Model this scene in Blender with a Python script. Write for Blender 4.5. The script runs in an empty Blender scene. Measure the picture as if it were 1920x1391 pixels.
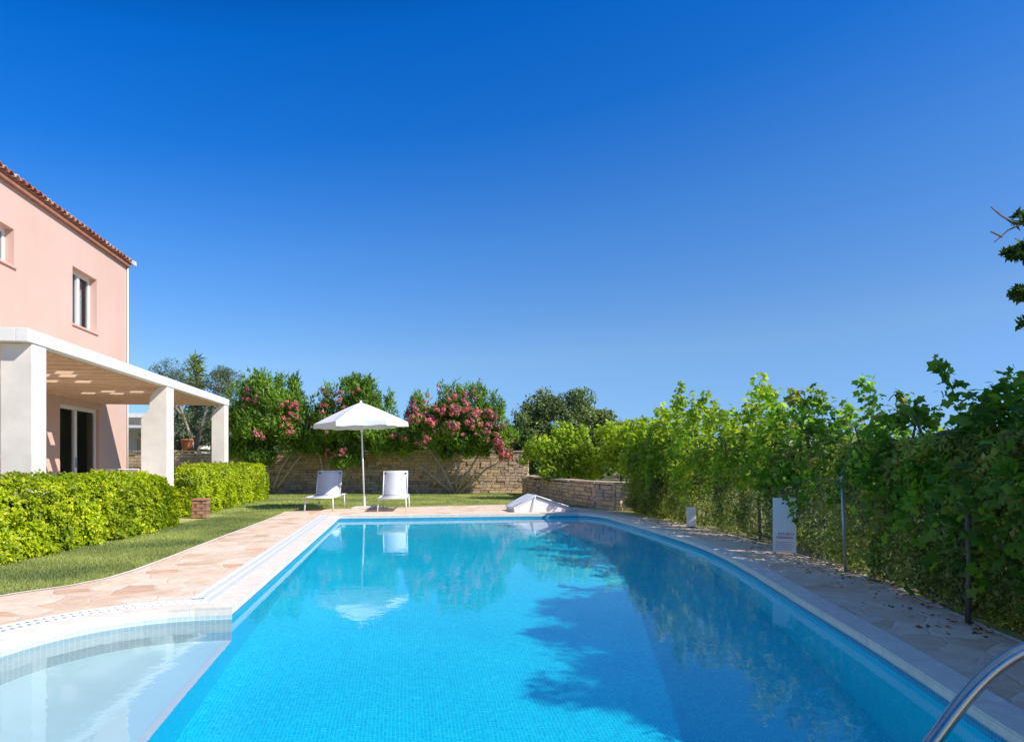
import bpy, math, random
import numpy as np
from mathutils import Vector, Matrix
from mathutils.geometry import tessellate_polygon

S = bpy.context.scene
COL = S.collection
R = math.radians

# ------------------------------------------------------------------ camera
cam = bpy.data.cameras.new("camera")
camo = bpy.data.objects.new("camera", cam); COL.objects.link(camo); S.camera = camo
camo.location = (0, 0, 1.15); camo.rotation_euler = (R(90), 0, 0)
cam.lens = 24; cam.sensor_width = 36; cam.shift_y = 0.0883; cam.clip_start = 0.05; cam.clip_end = 3000

# ------------------------------------------------------------------ sky and sun
SUN_DIR = Vector((-0.93, 0.37, -0.88)).normalized()       # the way the light travels
SUN_EL = math.asin(-SUN_DIR.z)
SUN_ROT = math.atan2(-SUN_DIR.x, -SUN_DIR.y)
w = bpy.data.worlds.new("World"); S.world = w; w.use_nodes = True
nt = w.node_tree
sky = nt.nodes.new('ShaderNodeTexSky'); sky.sky_type = 'NISHITA'; sky.sun_disc = False
sky.sun_elevation = SUN_EL; sky.sun_rotation = SUN_ROT
sky.dust_density = 0.0; sky.ozone_density = 4.0; sky.air_density = 1.0
tc = nt.nodes.new('ShaderNodeTexCoord'); sp = nt.nodes.new('ShaderNodeSeparateXYZ')
nt.links.new(tc.outputs['Generated'], sp.inputs[0])
side = nt.nodes.new('ShaderNodeMath'); side.operation = 'MULTIPLY_ADD'; side.inputs[1].default_value = -0.35; side.inputs[2].default_value = 1.0
tilt = nt.nodes.new('ShaderNodeMath'); tilt.operation = 'MULTIPLY'
nt.links.new(sp.outputs['X'], side.inputs[0]); nt.links.new(sp.outputs['Z'], tilt.inputs[0]); nt.links.new(side.outputs[0], tilt.inputs[1])
rmp = nt.nodes.new('ShaderNodeValToRGB')
els = rmp.color_ramp.elements
els[0].position = 0.0; els[0].color = (0.23, 0.40, 0.80, 1)
els[1].position = 1.0; els[1].color = (0.95, 1.15, 1.25, 1)
for p, c in ((0.043, (0.30, 0.45, 0.76, 1)), (0.147, (0.46, 0.59, 0.74, 1)), (0.308, (0.27, 0.58, 0.90, 1)), (0.447, (0.06, 0.48, 0.98, 1)), (0.557, (0.015, 0.45, 1.02, 1)), (0.64, (0.0, 0.28, 0.72, 1)), (0.71, (0.0, 0.27, 0.70, 1)), (0.80, (0.7, 0.95, 1.15, 1))):
    e = els.new(p); e.color = c
nt.links.new(tilt.outputs[0], rmp.inputs[0])
mx = nt.nodes.new('ShaderNodeMix'); mx.data_type = 'RGBA'; mx.blend_type = 'MULTIPLY'; mx.inputs[0].default_value = 1.0
nt.links.new(sky.outputs[0], mx.inputs[6]); nt.links.new(rmp.outputs[0], mx.inputs[7])
nt.links.new(mx.outputs[2], nt.nodes['Background'].inputs[0])
nt.nodes['Background'].inputs[1].default_value = 0.13
sl = bpy.data.lights.new('sun', 'SUN'); sl.energy = 4.2; sl.angle = R(0.5); sl.color = (1.0, 0.95, 0.87)
sl.cycles.is_caustics_light = True
slo = bpy.data.objects.new('sun', sl); COL.objects.link(slo); slo.rotation_euler = SUN_DIR.to_track_quat('-Z', 'Y').to_euler()
slo.location = (8, -4, 12)
S.view_settings.view_transform = 'Standard'; S.view_settings.look = 'None'
S.view_settings.exposure = 0.55; S.view_settings.gamma = 1.0
S.cycles.use_denoising = True
S.cycles.max_bounces = 8; S.cycles.transparent_max_bounces = 8

# ------------------------------------------------------------------ helpers
TH = math.atan2(0.157, 0.988)
CU, SU = math.cos(TH), math.sin(TH)
def F(v, u):                       # the garden's own axes (v right, u away) to world x, y
    return (v * CU - u * SU, v * SU + u * CU)
def link(o, parent=None):
    COL.objects.link(o)
    if parent is not None: o.parent = parent
    return o
def tag(o, label=None, cat=None, group=None, kind=None):
    for k, val in (('label', label), ('category', cat), ('group', group), ('kind', kind)):
        if val: o[k] = val
    return o
def empty(name, loc, rz, label, cat, group=None):
    o = bpy.data.objects.new(name, None); o.empty_display_size = 0.2
    COL.objects.link(o); o.location = loc; o.rotation_euler = (0, 0, rz)
    return tag(o, label, cat, group)
class MB:
    def __init__(s): s.v = []; s.f = []; s.uv = []
    def add(s, vs, fs, uvs=None):
        b = len(s.v); s.v += [tuple(x) for x in vs]
        for k, f in enumerate(fs):
            s.f.append(tuple(b + i for i in f))
            s.uv.append(uvs[k] if uvs else None)
    def box(s, x0, x1, y0, y1, z0, z1):
        s.add([(x0,y0,z0),(x1,y0,z0),(x1,y1,z0),(x0,y1,z0),(x0,y0,z1),(x1,y0,z1),(x1,y1,z1),(x0,y1,z1)],
              [(0,3,2,1),(4,5,6,7),(0,1,5,4),(1,2,6,5),(2,3,7,6),(3,0,4,7)])
    def obox(s, c, d, ln, wd, z0, z1):       # box centred at c (x, y), long axis d
        d = Vector((d[0], d[1])).normalized(); n = Vector((-d.y, d.x))
        ps = [Vector((c[0], c[1])) + d * a * ln / 2 + n * b * wd / 2 for a, b in ((-1,-1),(1,-1),(1,1),(-1,1))]
        s.add([(p.x, p.y, z0) for p in ps] + [(p.x, p.y, z1) for p in ps],
              [(0,3,2,1),(4,5,6,7),(0,1,5,4),(1,2,6,5),(2,3,7,6),(3,0,4,7)])
    def tube(s, pts, rad, n=8, cap=True):
        pts = [Vector(p) for p in pts]
        if not hasattr(rad, '__len__'): rad = [rad] * len(pts)
        vs = []; fs = []
        up = Vector((0.13, 0.21, 0.97))
        a = None
        for i, p in enumerate(pts):
            t = (pts[min(i + 1, len(pts) - 1)] - pts[max(i - 1, 0)])
            if t.length < 1e-9: t = Vector((0, 0, 1))
            t.normalize()
            if a is None:
                a = t.cross(up)
                if a.length < 0.05: a = t.cross(Vector((1, 0, 0)))
            else:
                a = a - t * a.dot(t)
            a.normalize(); b = t.cross(a)
            for k in range(n):
                q = 2 * math.pi * k / n
                vs.append(p + (a * math.cos(q) + b * math.sin(q)) * rad[i])
        for i in range(len(pts) - 1):
            for k in range(n):
                fs.append((i*n+k, i*n+(k+1) % n, (i+1)*n+(k+1) % n, (i+1)*n+k))
        if cap:
            fs.append(tuple(range(n - 1, -1, -1))); fs.append(tuple((len(pts)-1)*n + k for k in range(n)))
        s.add(vs, fs)
    def lathe(s, c, prof, n=20):
        vs = []; fs = []
        for r_, z in prof:
            for k in range(n):
                q = 2*math.pi*k/n; vs.append((c[0]+r_*math.cos(q), c[1]+r_*math.sin(q), c[2]+z))
        for i in range(len(prof)-1):
            for k in range(n): fs.append((i*n+k, i*n+(k+1)%n, (i+1)*n+(k+1)%n, (i+1)*n+k))
        s.add(vs, fs)
    def prism(s, prof, axis, a0, a1):        # prof in the two other axes
        n = len(prof)
        def mk(p, a):
            return (a, p[0], p[1]) if axis == 'x' else ((p[0], a, p[1]) if axis == 'y' else (p[0], p[1], a))
        vs = [mk(p, a0) for p in prof] + [mk(p, a1) for p in prof]
        s.add(vs, [tuple(range(n)), tuple(range(2*n-1, n-1, -1))] + [(i, (i+1) % n, n+(i+1) % n, n+i) for i in range(n)])
    def build(s, name, mat, parent=None, smooth=False, bevel=0.0, fix=True):
        m = bpy.data.meshes.new(name); m.from_pydata(s.v, [], s.f)
        if any(u is not None for u in s.uv):
            l = m.uv_layers.new(name='UVMap')
            for p, u in zip(m.polygons, s.uv):
                if u:
                    for k, li in enumerate(p.loop_indices): l.data[li].uv = u[k]
        m.materials.append(mat)
        if fix:
            import bmesh
            b = bmesh.new(); b.from_mesh(m); bmesh.ops.recalc_face_normals(b, faces=b.faces); b.to_mesh(m); b.free()
        if smooth:
            m.polygons.foreach_set('use_smooth', [True] * len(m.polygons))
        o = bpy.data.objects.new(name, m); link(o, parent)
        if bevel:
            md = o.modifiers.new('bevel', 'BEVEL'); md.width = bevel; md.segments = 2; md.limit_method = 'ANGLE'
        return o

# ------------------------------------------------------------------ materials
def N(t, typ, **kw):
    n = t.nodes.new(typ)
    for k, v in kw.items():
        if k in n.inputs.keys(): n.inputs[k].default_value = v
        else: setattr(n, k, v)
    return n
def newmat(name):
    m = bpy.data.materials.new(name); m.use_nodes = True
    return m, m.node_tree, m.node_tree.nodes['Principled BSDF']
def ramp(t, stops, interp='LINEAR'):
    r = t.nodes.new('ShaderNodeValToRGB'); r.color_ramp.interpolation = interp
    e = r.color_ramp.elements
    while len(e) > 1: e.remove(e[-1])
    e[0].position = stops[0][0]; e[0].color = (*stops[0][1], 1)
    for p, c in stops[1:]:
        q = e.new(p); q.color = (*c, 1)
    return r
def mix(t, fac, a, b, mode='MIX'):
    m = t.nodes.new('ShaderNodeMix'); m.data_type = 'RGBA'; m.blend_type = mode
    if isinstance(fac, (int, float)): m.inputs[0].default_value = fac
    else: t.links.new(fac, m.inputs[0])
    for i, x in ((6, a), (7, b)):
        if isinstance(x, tuple): m.inputs[i].default_value = (*x, 1)
        else: t.links.new(x, m.inputs[i])
    return m.outputs[2]
def bump(t, b, h, strength=0.3, dist=0.01):
    n = t.nodes.new('ShaderNodeBump'); n.inputs['Strength'].default_value = strength; n.inputs['Distance'].default_value = dist
    t.links.new(h, n.inputs['Height']); t.links.new(n.outputs[0], b.inputs['Normal']); return n
def plain(name, col, rough=0.6, metal=0.0, var=0.12, scale=6.0, bmp=0.15, spec=0.4):
    m, t, b = newmat(name)
    co = N(t, 'ShaderNodeTexCoord')
    n1 = N(t, 'ShaderNodeTexNoise', Scale=scale, Detail=6.0, Roughness=0.6); t.links.new(co.outputs['Object'], n1.inputs['Vector'])
    dk = tuple(c * (1 - var) for c in col); lt = tuple(min(1, c * (1 + var * 0.6)) for c in col)
    r = ramp(t, [(0.3, dk), (0.7, lt)]); t.links.new(n1.outputs[0], r.inputs[0])
    t.links.new(r.outputs[0], b.inputs['Base Color'])
    b.inputs['Roughness'].default_value = rough; b.inputs['Metallic'].default_value = metal
    b.inputs['Specular IOR Level'].default_value = spec
    if bmp:
        n2 = N(t, 'ShaderNodeTexNoise', Scale=scale * 25, Detail=3.0); t.links.new(co.outputs['Object'], n2.inputs['Vector'])
        bump(t, b, n2.outputs[0], bmp, 0.004)
    return m
def leafmat(name, cols, trans=0.35, rough=0.5, nscale=1.3, tint=None):
    m, t, b = newmat(name)
    g = N(t, 'ShaderNodeNewGeometry'); co = N(t, 'ShaderNodeTexCoord')
    k = len(cols)
    r = ramp(t, [(i / (k - 1), c) for i, c in enumerate(cols)])
    t.links.new(g.outputs['Random Per Island'], r.inputs[0])
    n1 = N(t, 'ShaderNodeTexNoise', Scale=nscale, Detail=3.0); t.links.new(co.outputs['Object'], n1.inputs['Vector'])
    r2 = ramp(t, [(0.35, (0.55, 0.62, 0.6)), (0.65, (1.25, 1.2, 1.0))]); t.links.new(n1.outputs[0], r2.inputs[0])
    c = mix(t, 1.0, r.outputs[0], r2.outputs[0], 'MULTIPLY')
    if tint:
        n3 = N(t, 'ShaderNodeTexNoise', Scale=nscale * 1.7, Detail=2.0); t.links.new(co.outputs['Object'], n3.inputs['Vector'])
        r3 = ramp(t, [(0.56, (0, 0, 0)), (0.68, (1, 1, 1))]); t.links.new(n3.outputs[0], r3.inputs[0])
        mm = N(t, 'ShaderNodeMath', operation='MULTIPLY'); t.links.new(r3.outputs[0], mm.inputs[0]); t.links.new(g.outputs['Random Per Island'], mm.inputs[1])
        c = mix(t, mm.outputs[0], c, tint)
    t.links.new(c, b.inputs['Base Color']); b.inputs['Roughness'].default_value = rough
    b.inputs['Specular IOR Level'].default_value = 0.35
    tr = N(t, 'ShaderNodeBsdfTranslucent'); ms = N(t, 'ShaderNodeMixShader'); ms.inputs[0].default_value = trans
    c2 = mix(t, 1.0, c, (1.3, 1.5, 0.7), 'MULTIPLY'); t.links.new(c2, tr.inputs[0])
    t.links.new(b.outputs[0], ms.inputs[1]); t.links.new(tr.outputs[0], ms.inputs[2])
    t.links.new(ms.outputs[0], t.nodes['Material Output'].inputs[0])
    return m

M = {}
M['white_paint'] = plain('white_paint', (0.80, 0.78, 0.74), 0.55, var=0.05, scale=1.5)
M['white_plaster'] = plain('white_plaster', (0.76, 0.71, 0.63), 0.8, var=0.13, scale=2.2, bmp=0.3)
M['white_plastic'] = plain('white_plastic', (0.78, 0.78, 0.76), 0.4, var=0.04)
M['fabric_white'] = plain('fabric_white', (0.76, 0.77, 0.80), 0.8, var=0.06, scale=9)
M['lounger_fabric'] = plain('lounger_fabric', (0.62, 0.63, 0.68), 0.75, var=0.06, scale=9)
M['black'] = plain('black_plastic', (0.02, 0.02, 0.02), 0.4)
M['dark'] = plain('interior_shade', (0.05, 0.045, 0.04), 0.8)  # near-black tone puts the gloom of the unlit rooms into their surfaces
M['wood'] = plain('pergola_wood', (0.80, 0.58, 0.40), 0.7, var=0.12, scale=3)
M['terracotta'] = plain('terracotta', (0.42, 0.14, 0.07), 0.8, var=0.3, scale=5)
M['cornice'] = plain('cornice_brick', (0.33, 0.15, 0.10), 0.85, var=0.3, scale=6)
M['brick'] = plain('brick_pier', (0.42, 0.20, 0.12), 0.85, var=0.3, scale=8, bmp=0.5)
M['bark'] = plain('bark', (0.16, 0.12, 0.085), 0.9, var=0.4, scale=8, bmp=0.6)
M['pale_bark'] = plain('pale_bark', (0.36, 0.31, 0.24), 0.9, var=0.35, scale=8, bmp=0.6)
M['galv'] = plain('galvanised', (0.45, 0.46, 0.45), 0.45, metal=0.6, var=0.15)
M['curtain'] = plain('curtain', (0.66, 0.66, 0.70), 0.9, var=0.2, scale=12)
M['soil'] = plain('soil', (0.16, 0.11, 0.07), 0.95, var=0.35, scale=2.5, bmp=0.6)
M['mortar'] = plain('mortar', (0.22, 0.16, 0.11), 0.95, var=0.3, scale=5)
M['lounger_metal'] = plain('lounger_metal', (0.75, 0.75, 0.74), 0.35, var=0.03)
def steel():
    m, t, b = newmat('brushed_steel')
    b.inputs['Base Color'].default_value = (0.60, 0.49, 0.40, 1); b.inputs['Metallic'].default_value = 1.0
    co = N(t, 'ShaderNodeTexCoord'); n = N(t, 'ShaderNodeTexNoise', Scale=40.0, Detail=4.0); t.links.new(co.outputs['Object'], n.inputs['Vector'])
    r = ramp(t, [(0.3, (0.14, 0.14, 0.14)), (0.7, (0.26, 0.26, 0.26))]); t.links.new(n.outputs[0], r.inputs[0]); t.links.new(r.outputs[0], b.inputs['Roughness'])
    return m
M['steel'] = steel()
def glass_pane():
    m, t, b = newmat('window_glass')
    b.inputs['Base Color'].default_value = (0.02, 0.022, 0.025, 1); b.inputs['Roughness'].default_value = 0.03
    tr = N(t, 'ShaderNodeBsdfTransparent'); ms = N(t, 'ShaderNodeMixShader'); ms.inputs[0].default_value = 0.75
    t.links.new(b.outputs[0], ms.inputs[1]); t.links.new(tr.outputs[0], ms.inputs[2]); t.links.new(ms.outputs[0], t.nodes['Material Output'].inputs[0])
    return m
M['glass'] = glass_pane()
def pink():
    m, t, b = newmat('pink_render')
    co = N(t, 'ShaderNodeTexCoord')
    n = N(t, 'ShaderNodeTexNoise', Scale=0.55, Detail=7.0, Roughness=0.65); t.links.new(co.outputs['Object'], n.inputs['Vector'])
    r = ramp(t, [(0.3, (0.62, 0.41, 0.33)), (0.7, (0.665, 0.46, 0.38))]); t.links.new(n.outputs[0], r.inputs[0])
    mp = N(t, 'ShaderNodeMapping'); mp.inputs['Scale'].default_value = (1.0, 1.0, 0.35); t.links.new(co.outputs['Object'], mp.inputs['Vector'])
    n3 = N(t, 'ShaderNodeTexNoise', Scale=2.2, Detail=6.0, Roughness=0.7); t.links.new(mp.outputs[0], n3.inputs['Vector'])
    r3 = ramp(t, [(0.30, (0.965, 0.955, 0.95)), (0.60, (1.0, 1.0, 1.0))]); t.links.new(n3.outputs[0], r3.inputs[0])
    t.links.new(mix(t, 1.0, r.outputs[0], r3.outputs[0], 'MULTIPLY'), b.inputs['Base Color']); b.inputs['Roughness'].default_value = 0.9
    n2 = N(t, 'ShaderNodeTexNoise', Scale=60.0, Detail=4.0); t.links.new(co.outputs['Object'], n2.inputs['Vector'])
    bump(t, b, n2.outputs[0], 0.35, 0.006)
    return m
M['pink'] = pink()
def flagstone():
    m, t, b = newmat('crazy_paving')
    co = N(t, 'ShaderNodeTexCoord')
    nz = N(t, 'ShaderNodeTexNoise', Scale=2.2, Detail=2.0); t.links.new(co.outputs['Object'], nz.inputs['Vector'])
    ad = N(t, 'ShaderNodeVectorMath', operation='MULTIPLY_ADD'); ad.inputs[1].default_value = (0.16, 0.16, 0); 
    t.links.new(nz.outputs['Color'], ad.inputs[0]); t.links.new(co.outputs['Object'], ad.inputs[2])
    v1 = N(t, 'ShaderNodeTexVoronoi', feature='F1', voronoi_dimensions='2D', Scale=3.7, Randomness=1.0); t.links.new(ad.outputs[0], v1.inputs['Vector'])
    v2 = N(t, 'ShaderNodeTexVoronoi', feature='DISTANCE_TO_EDGE', voronoi_dimensions='2D', Scale=3.7, Randomness=1.0); t.links.new(ad.outputs[0], v2.inputs['Vector'])
    sc = N(t, 'ShaderNodeSeparateColor'); t.links.new(v1.outputs['Color'], sc.inputs[0])
    r = ramp(t, [(0.0, (0.70, 0.50, 0.33)), (0.2, (0.76, 0.60, 0.43)), (0.45, (0.79, 0.66, 0.50)), (0.62, (0.72, 0.51, 0.35)), (0.8, (0.80, 0.70, 0.56)), (0.93, (0.70, 0.44, 0.26)), (1.0, (0.62, 0.42, 0.29))])
    t.links.new(sc.outputs[0], r.inputs[0])
    n2 = N(t, 'ShaderNodeTexNoise', Scale=7.0, Detail=8.0, Roughness=0.7); t.links.new(co.outputs['Object'], n2.inputs['Vector'])
    r2 = ramp(t, [(0.3, (0.80, 0.76, 0.74)), (0.7, (1.12, 1.08, 1.05))]); t.links.new(n2.outputs[0], r2.inputs[0])
    c = mix(t, 1.0, r.outputs[0], r2.outputs[0], 'MULTIPLY')
    n4 = N(t, 'ShaderNodeTexNoise', Scale=1.7, Detail=5.0, Roughness=0.7); t.links.new(co.outputs['Object'], n4.inputs['Vector'])
    r4 = ramp(t, [(0.60, (0, 0, 0)), (0.72, (0.35, 0.35, 0.35))]); t.links.new(n4.outputs[0], r4.inputs[0])
    c = mix(t, r4.outputs[0], c, (0.50, 0.22, 0.10))
    j = ramp(t, [(0.012, (1, 1, 1)), (0.035, (0, 0, 0))]); t.links.new(v2.outputs['Distance'], j.inputs[0])
    c = mix(t, j.outputs[0], c, (0.66, 0.56, 0.45))
    t.links.new(c, b.inputs['Base Color']); b.inputs['Roughness'].default_value = 0.75
    jb = ramp(t, [(0.01, (0, 0, 0)), (0.06, (0.8, 0.8, 0.8))]); t.links.new(v2.outputs['Distance'], jb.inputs[0])
    hh = mix(t, 0.3, jb.outputs[0], n2.outputs['Color'])
    bump(t, b, hh, 0.5, 0.012)
    return m
M['flag'] = flagstone()
def coping():
    m, t, b = newmat('coping_stone')
    uv = N(t, 'ShaderNodeUVMap'); 
    br = N(t, 'ShaderNodeTexBrick'); br.offset = 0.0
    for k, v in (('Scale', 1.0), ('Mortar Size', 0.004), ('Brick Width', 0.42), ('Row Height', 2.0), ('Bias', 0.0)): br.inputs[k].default_value = v
    br.inputs['Color1'].default_value = (0.82, 0.75, 0.63, 1); br.inputs['Color2'].default_value = (0.79, 0.70, 0.59, 1); br.inputs['Mortar'].default_value = (0.68, 0.60, 0.52, 1)
    t.links.new(uv.outputs[0], br.inputs['Vector'])
    co = N(t, 'ShaderNodeTexCoord'); n2 = N(t, 'ShaderNodeTexNoise', Scale=9.0, Detail=7.0, Roughness=0.7); t.links.new(co.outputs['Object'], n2.inputs['Vector'])
    r2 = ramp(t, [(0.3, (0.85, 0.84, 0.83)), (0.7, (1.1, 1.08, 1.06))]); t.links.new(n2.outputs[0], r2.inputs[0])
    t.links.new(mix(t, 1.0, br.outputs[0], r2.outputs[0], 'MULTIPLY'), b.inputs['Base Color']); b.inputs['Roughness'].default_value = 0.6
    bump(t, b, n2.outputs[0], 0.2, 0.006)
    return m
M['coping'] = coping()
def tiles(name, c1, c2, grout, size=0.025, rough=0.25):
    m, t, b = newmat(name)
    uv = N(t, 'ShaderNodeUVMap'); br = N(t, 'ShaderNodeTexBrick'); br.offset = 0.0
    for k, v in (('Scale', 1.0), ('Mortar Size', size * 0.08), ('Brick Width', size), ('Row Height', size), ('Bias', 0.0), ('Mortar Smooth', 0.3)): br.inputs[k].default_value = v
    br.inputs['Color1'].default_value = (*c1, 1); br.inputs['Color2'].default_value = (*c2, 1); br.inputs['Mortar'].default_value = (*grout, 1)
    t.links.new(uv.outputs[0], br.inputs['Vector'])
    n = N(t, 'ShaderNodeTexNoise', Scale=0.9, Detail=4.0); co = N(t, 'ShaderNodeTexCoord'); t.links.new(co.outputs['Object'], n.inputs['Vector'])
    r2 = ramp(t, [(0.3, (0.92, 0.95, 0.97)), (0.7, (1.06, 1.04, 1.02))]); t.links.new(n.outputs[0], r2.inputs[0])
    t.links.new(mix(t, 1.0, br.outputs[0], r2.outputs[0], 'MULTIPLY'), b.inputs['Base Color']); b.inputs['Roughness'].default_value = rough
    return m
M['blue_tile'] = tiles('blue_mosaic_lightened', (0.0005, 0.72, 0.90), (0.0005, 0.58, 0.84), (0.05, 0.88, 0.95))  # basin tile lightened to make up for light lost through the water
M['dry_tile'] = tiles('blue_mosaic_darker', (0.02, 0.30, 0.46), (0.015, 0.24, 0.40), (0.16, 0.46, 0.58))  # same pool tile, darker copy above the water without the lightening for lost light
M['white_tile'] = tiles('white_mosaic', (0.55, 0.66, 0.64), (0.50, 0.60, 0.59), (0.70, 0.78, 0.77), size=0.04)
M['bay_floor'] = plain('bay_floor', (0.62, 0.83, 0.84), 0.4, var=0.06, scale=1.2, bmp=0)
def water():
    m = bpy.data.materials.new('pool_water'); m.use_nodes = True; t = m.node_tree
    t.nodes.remove(t.nodes['Principled BSDF'])
    g = N(t, 'ShaderNodeBsdfGlass'); g.inputs['IOR'].default_value = 1.33; g.inputs['Roughness'].default_value = 0.0
    g.inputs['Color'].default_value = (0.96, 0.99, 1.0, 1)
    co = N(t, 'ShaderNodeTexCoord'); n = N(t, 'ShaderNodeTexNoise', Scale=3.6, Detail=4.0, Roughness=0.55); t.links.new(co.outputs['Object'], n.inputs['Vector'])
    bn = N(t, 'ShaderNodeBump'); bn.inputs['Strength'].default_value = 0.085; bn.inputs['Distance'].default_value = 0.02
    t.links.new(n.outputs[0], bn.inputs['Height']); t.links.new(bn.outputs[0], g.inputs['Normal'])
    rf = N(t, 'ShaderNodeBsdfRefraction'); rf.inputs['IOR'].default_value = 1.33; rf.inputs['Roughness'].default_value = 0.0; rf.inputs['Color'].default_value = (0.96, 0.99, 1.0, 1)
    t.links.new(bn.outputs[0], rf.inputs['Normal'])
    ms = N(t, 'ShaderNodeMixShader'); ms.inputs[0].default_value = 0.13
    t.links.new(g.outputs[0], ms.inputs[1]); t.links.new(rf.outputs[0], ms.inputs[2]); t.links.new(ms.outputs[0], t.nodes['Material Output'].inputs[0])
    return m
M['water'] = water()
def grassground(name, a, b_, c_):
    m, t, b = newmat(name)
    co = N(t, 'ShaderNodeTexCoord')
    n = N(t, 'ShaderNodeTexNoise', Scale=0.9, Detail=8.0, Roughness=0.75); t.links.new(co.outputs['Object'], n.inputs['Vector'])
    r = ramp(t, [(0.3, a), (0.5, b_), (0.72, c_)]); t.links.new(n.outputs[0], r.inputs[0])
    n2 = N(t, 'ShaderNodeTexNoise', Scale=45.0, Detail=4.0); t.links.new(co.outputs['Object'], n2.inputs['Vector'])
    r2 = ramp(t, [(0.3, (0.6, 0.62, 0.5)), (0.7, (1.3, 1.3, 1.2))]); t.links.new(n2.outputs[0], r2.inputs[0])
    t.links.new(mix(t, 1.0, r.outputs[0], r2.outputs[0], 'MULTIPLY'), b.inputs['Base Color']); b.inputs['Roughness'].default_value = 0.95
    bump(t, b, n2.outputs[0], 0.7, 0.02)
    return m
M['lawn'] = grassground('lawn', (0.30, 0.34, 0.07), (0.40, 0.41, 0.11), (0.50, 0.46, 0.18))
M['earth'] = grassground('dry_ground', (0.16, 0.13, 0.07), (0.20, 0.17, 0.09), (0.12, 0.14, 0.05))
def stones():
    m, t, b = newmat('wall_stone')
    g = N(t, 'ShaderNodeNewGeometry'); co = N(t, 'ShaderNodeTexCoord')
    r = ramp(t, [(0, (0.38, 0.26, 0.17)), (0.25, (0.50, 0.36, 0.24)), (0.5, (0.58, 0.46, 0.33)), (0.7, (0.54, 0.38, 0.27)), (0.86, (0.74, 0.52, 0.26)), (1, (0.42, 0.36, 0.29))])
    t.links.new(g.outputs['Random Per Island'], r.inputs[0])
    n = N(t, 'ShaderNodeTexNoise', Scale=14.0, Detail=6.0, Roughness=0.7); t.links.new(co.outputs['Object'], n.inputs['Vector'])
    r2 = ramp(t, [(0.3, (0.7, 0.7, 0.7)), (0.7, (1.25, 1.22, 1.2))]); t.links.new(n.outputs[0], r2.inputs[0])
    t.links.new(mix(t, 1.0, r.outputs[0], r2.outputs[0], 'MULTIPLY'), b.inputs['Base Color']); b.inputs['Roughness'].default_value = 0.9
    bump(t, b, n.outputs[0], 0.6, 0.02)
    return m
M['stone'] = stones()
M['hedge'] = leafmat('hedge_leaf', [(0.18, 0.29, 0.008), (0.40, 0.48, 0.012), (0.62, 0.62, 0.02)], 0.38, 0.45)
M['vine'] = leafmat('vine_leaf', [(0.08, 0.19, 0.02), (0.19, 0.32, 0.035), (0.40, 0.52, 0.08)], 0.6, 0.5, 1.0, tint=(0.40, 0.26, 0.08))
M['vine_far'] = leafmat('sunlit_vine_leaf', [(0.18, 0.28, 0.02), (0.35, 0.44, 0.03), (0.56, 0.60, 0.07)], 0.55, 0.5, 1.0)  # brighter, yellower vine leaf: sunlight on the far vines put into the colour
M['shrub'] = leafmat('shrub_leaf', [(0.14, 0.18, 0.04), (0.30, 0.34, 0.07), (0.54, 0.52, 0.18)], 0.5, 0.55, 1.6, tint=(0.26, 0.21, 0.10))
M['oleander'] = leafmat('oleander_leaf', [(0.09, 0.20, 0.02), (0.18, 0.32, 0.035), (0.33, 0.46, 0.07)], 0.3, 0.5, 0.9)
M['olive'] = leafmat('olive_leaf', [(0.10, 0.15, 0.07), (0.17, 0.23, 0.12), (0.27, 0.33, 0.20)], 0.25, 0.5, 0.8)
M['carob'] = leafmat('carob_leaf', [(0.09, 0.13, 0.04), (0.17, 0.23, 0.075), (0.30, 0.36, 0.13)], 0.25, 0.5, 0.6)
M['dark_leaf'] = leafmat('dark_leaf', [(0.025, 0.06, 0.01), (0.05, 0.11, 0.018), (0.10, 0.18, 0.03)], 0.25, 0.5, 0.9)
M['yucca'] = leafmat('yucca_leaf', [(0.14, 0.22, 0.03), (0.24, 0.32, 0.06), (0.34, 0.40, 0.10)], 0.25, 0.45, 0.9)
M['blossom'] = leafmat('blossom', [(0.50, 0.09, 0.15), (0.68, 0.20, 0.27), (0.82, 0.42, 0.44)], 0.3, 0.6, 3.0)
M['grass_blade'] = leafmat('grass_blade', [(0.24, 0.29, 0.09), (0.35, 0.39, 0.14), (0.50, 0.49, 0.22)], 0.35, 0.6, 0.8)
M['inner'] = plain('hedge_core_shade', (0.045, 0.05, 0.018), 0.95, var=0.5, scale=9, bmp=0.5)  # dark tone standing in for the shade deep inside the hedge

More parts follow.
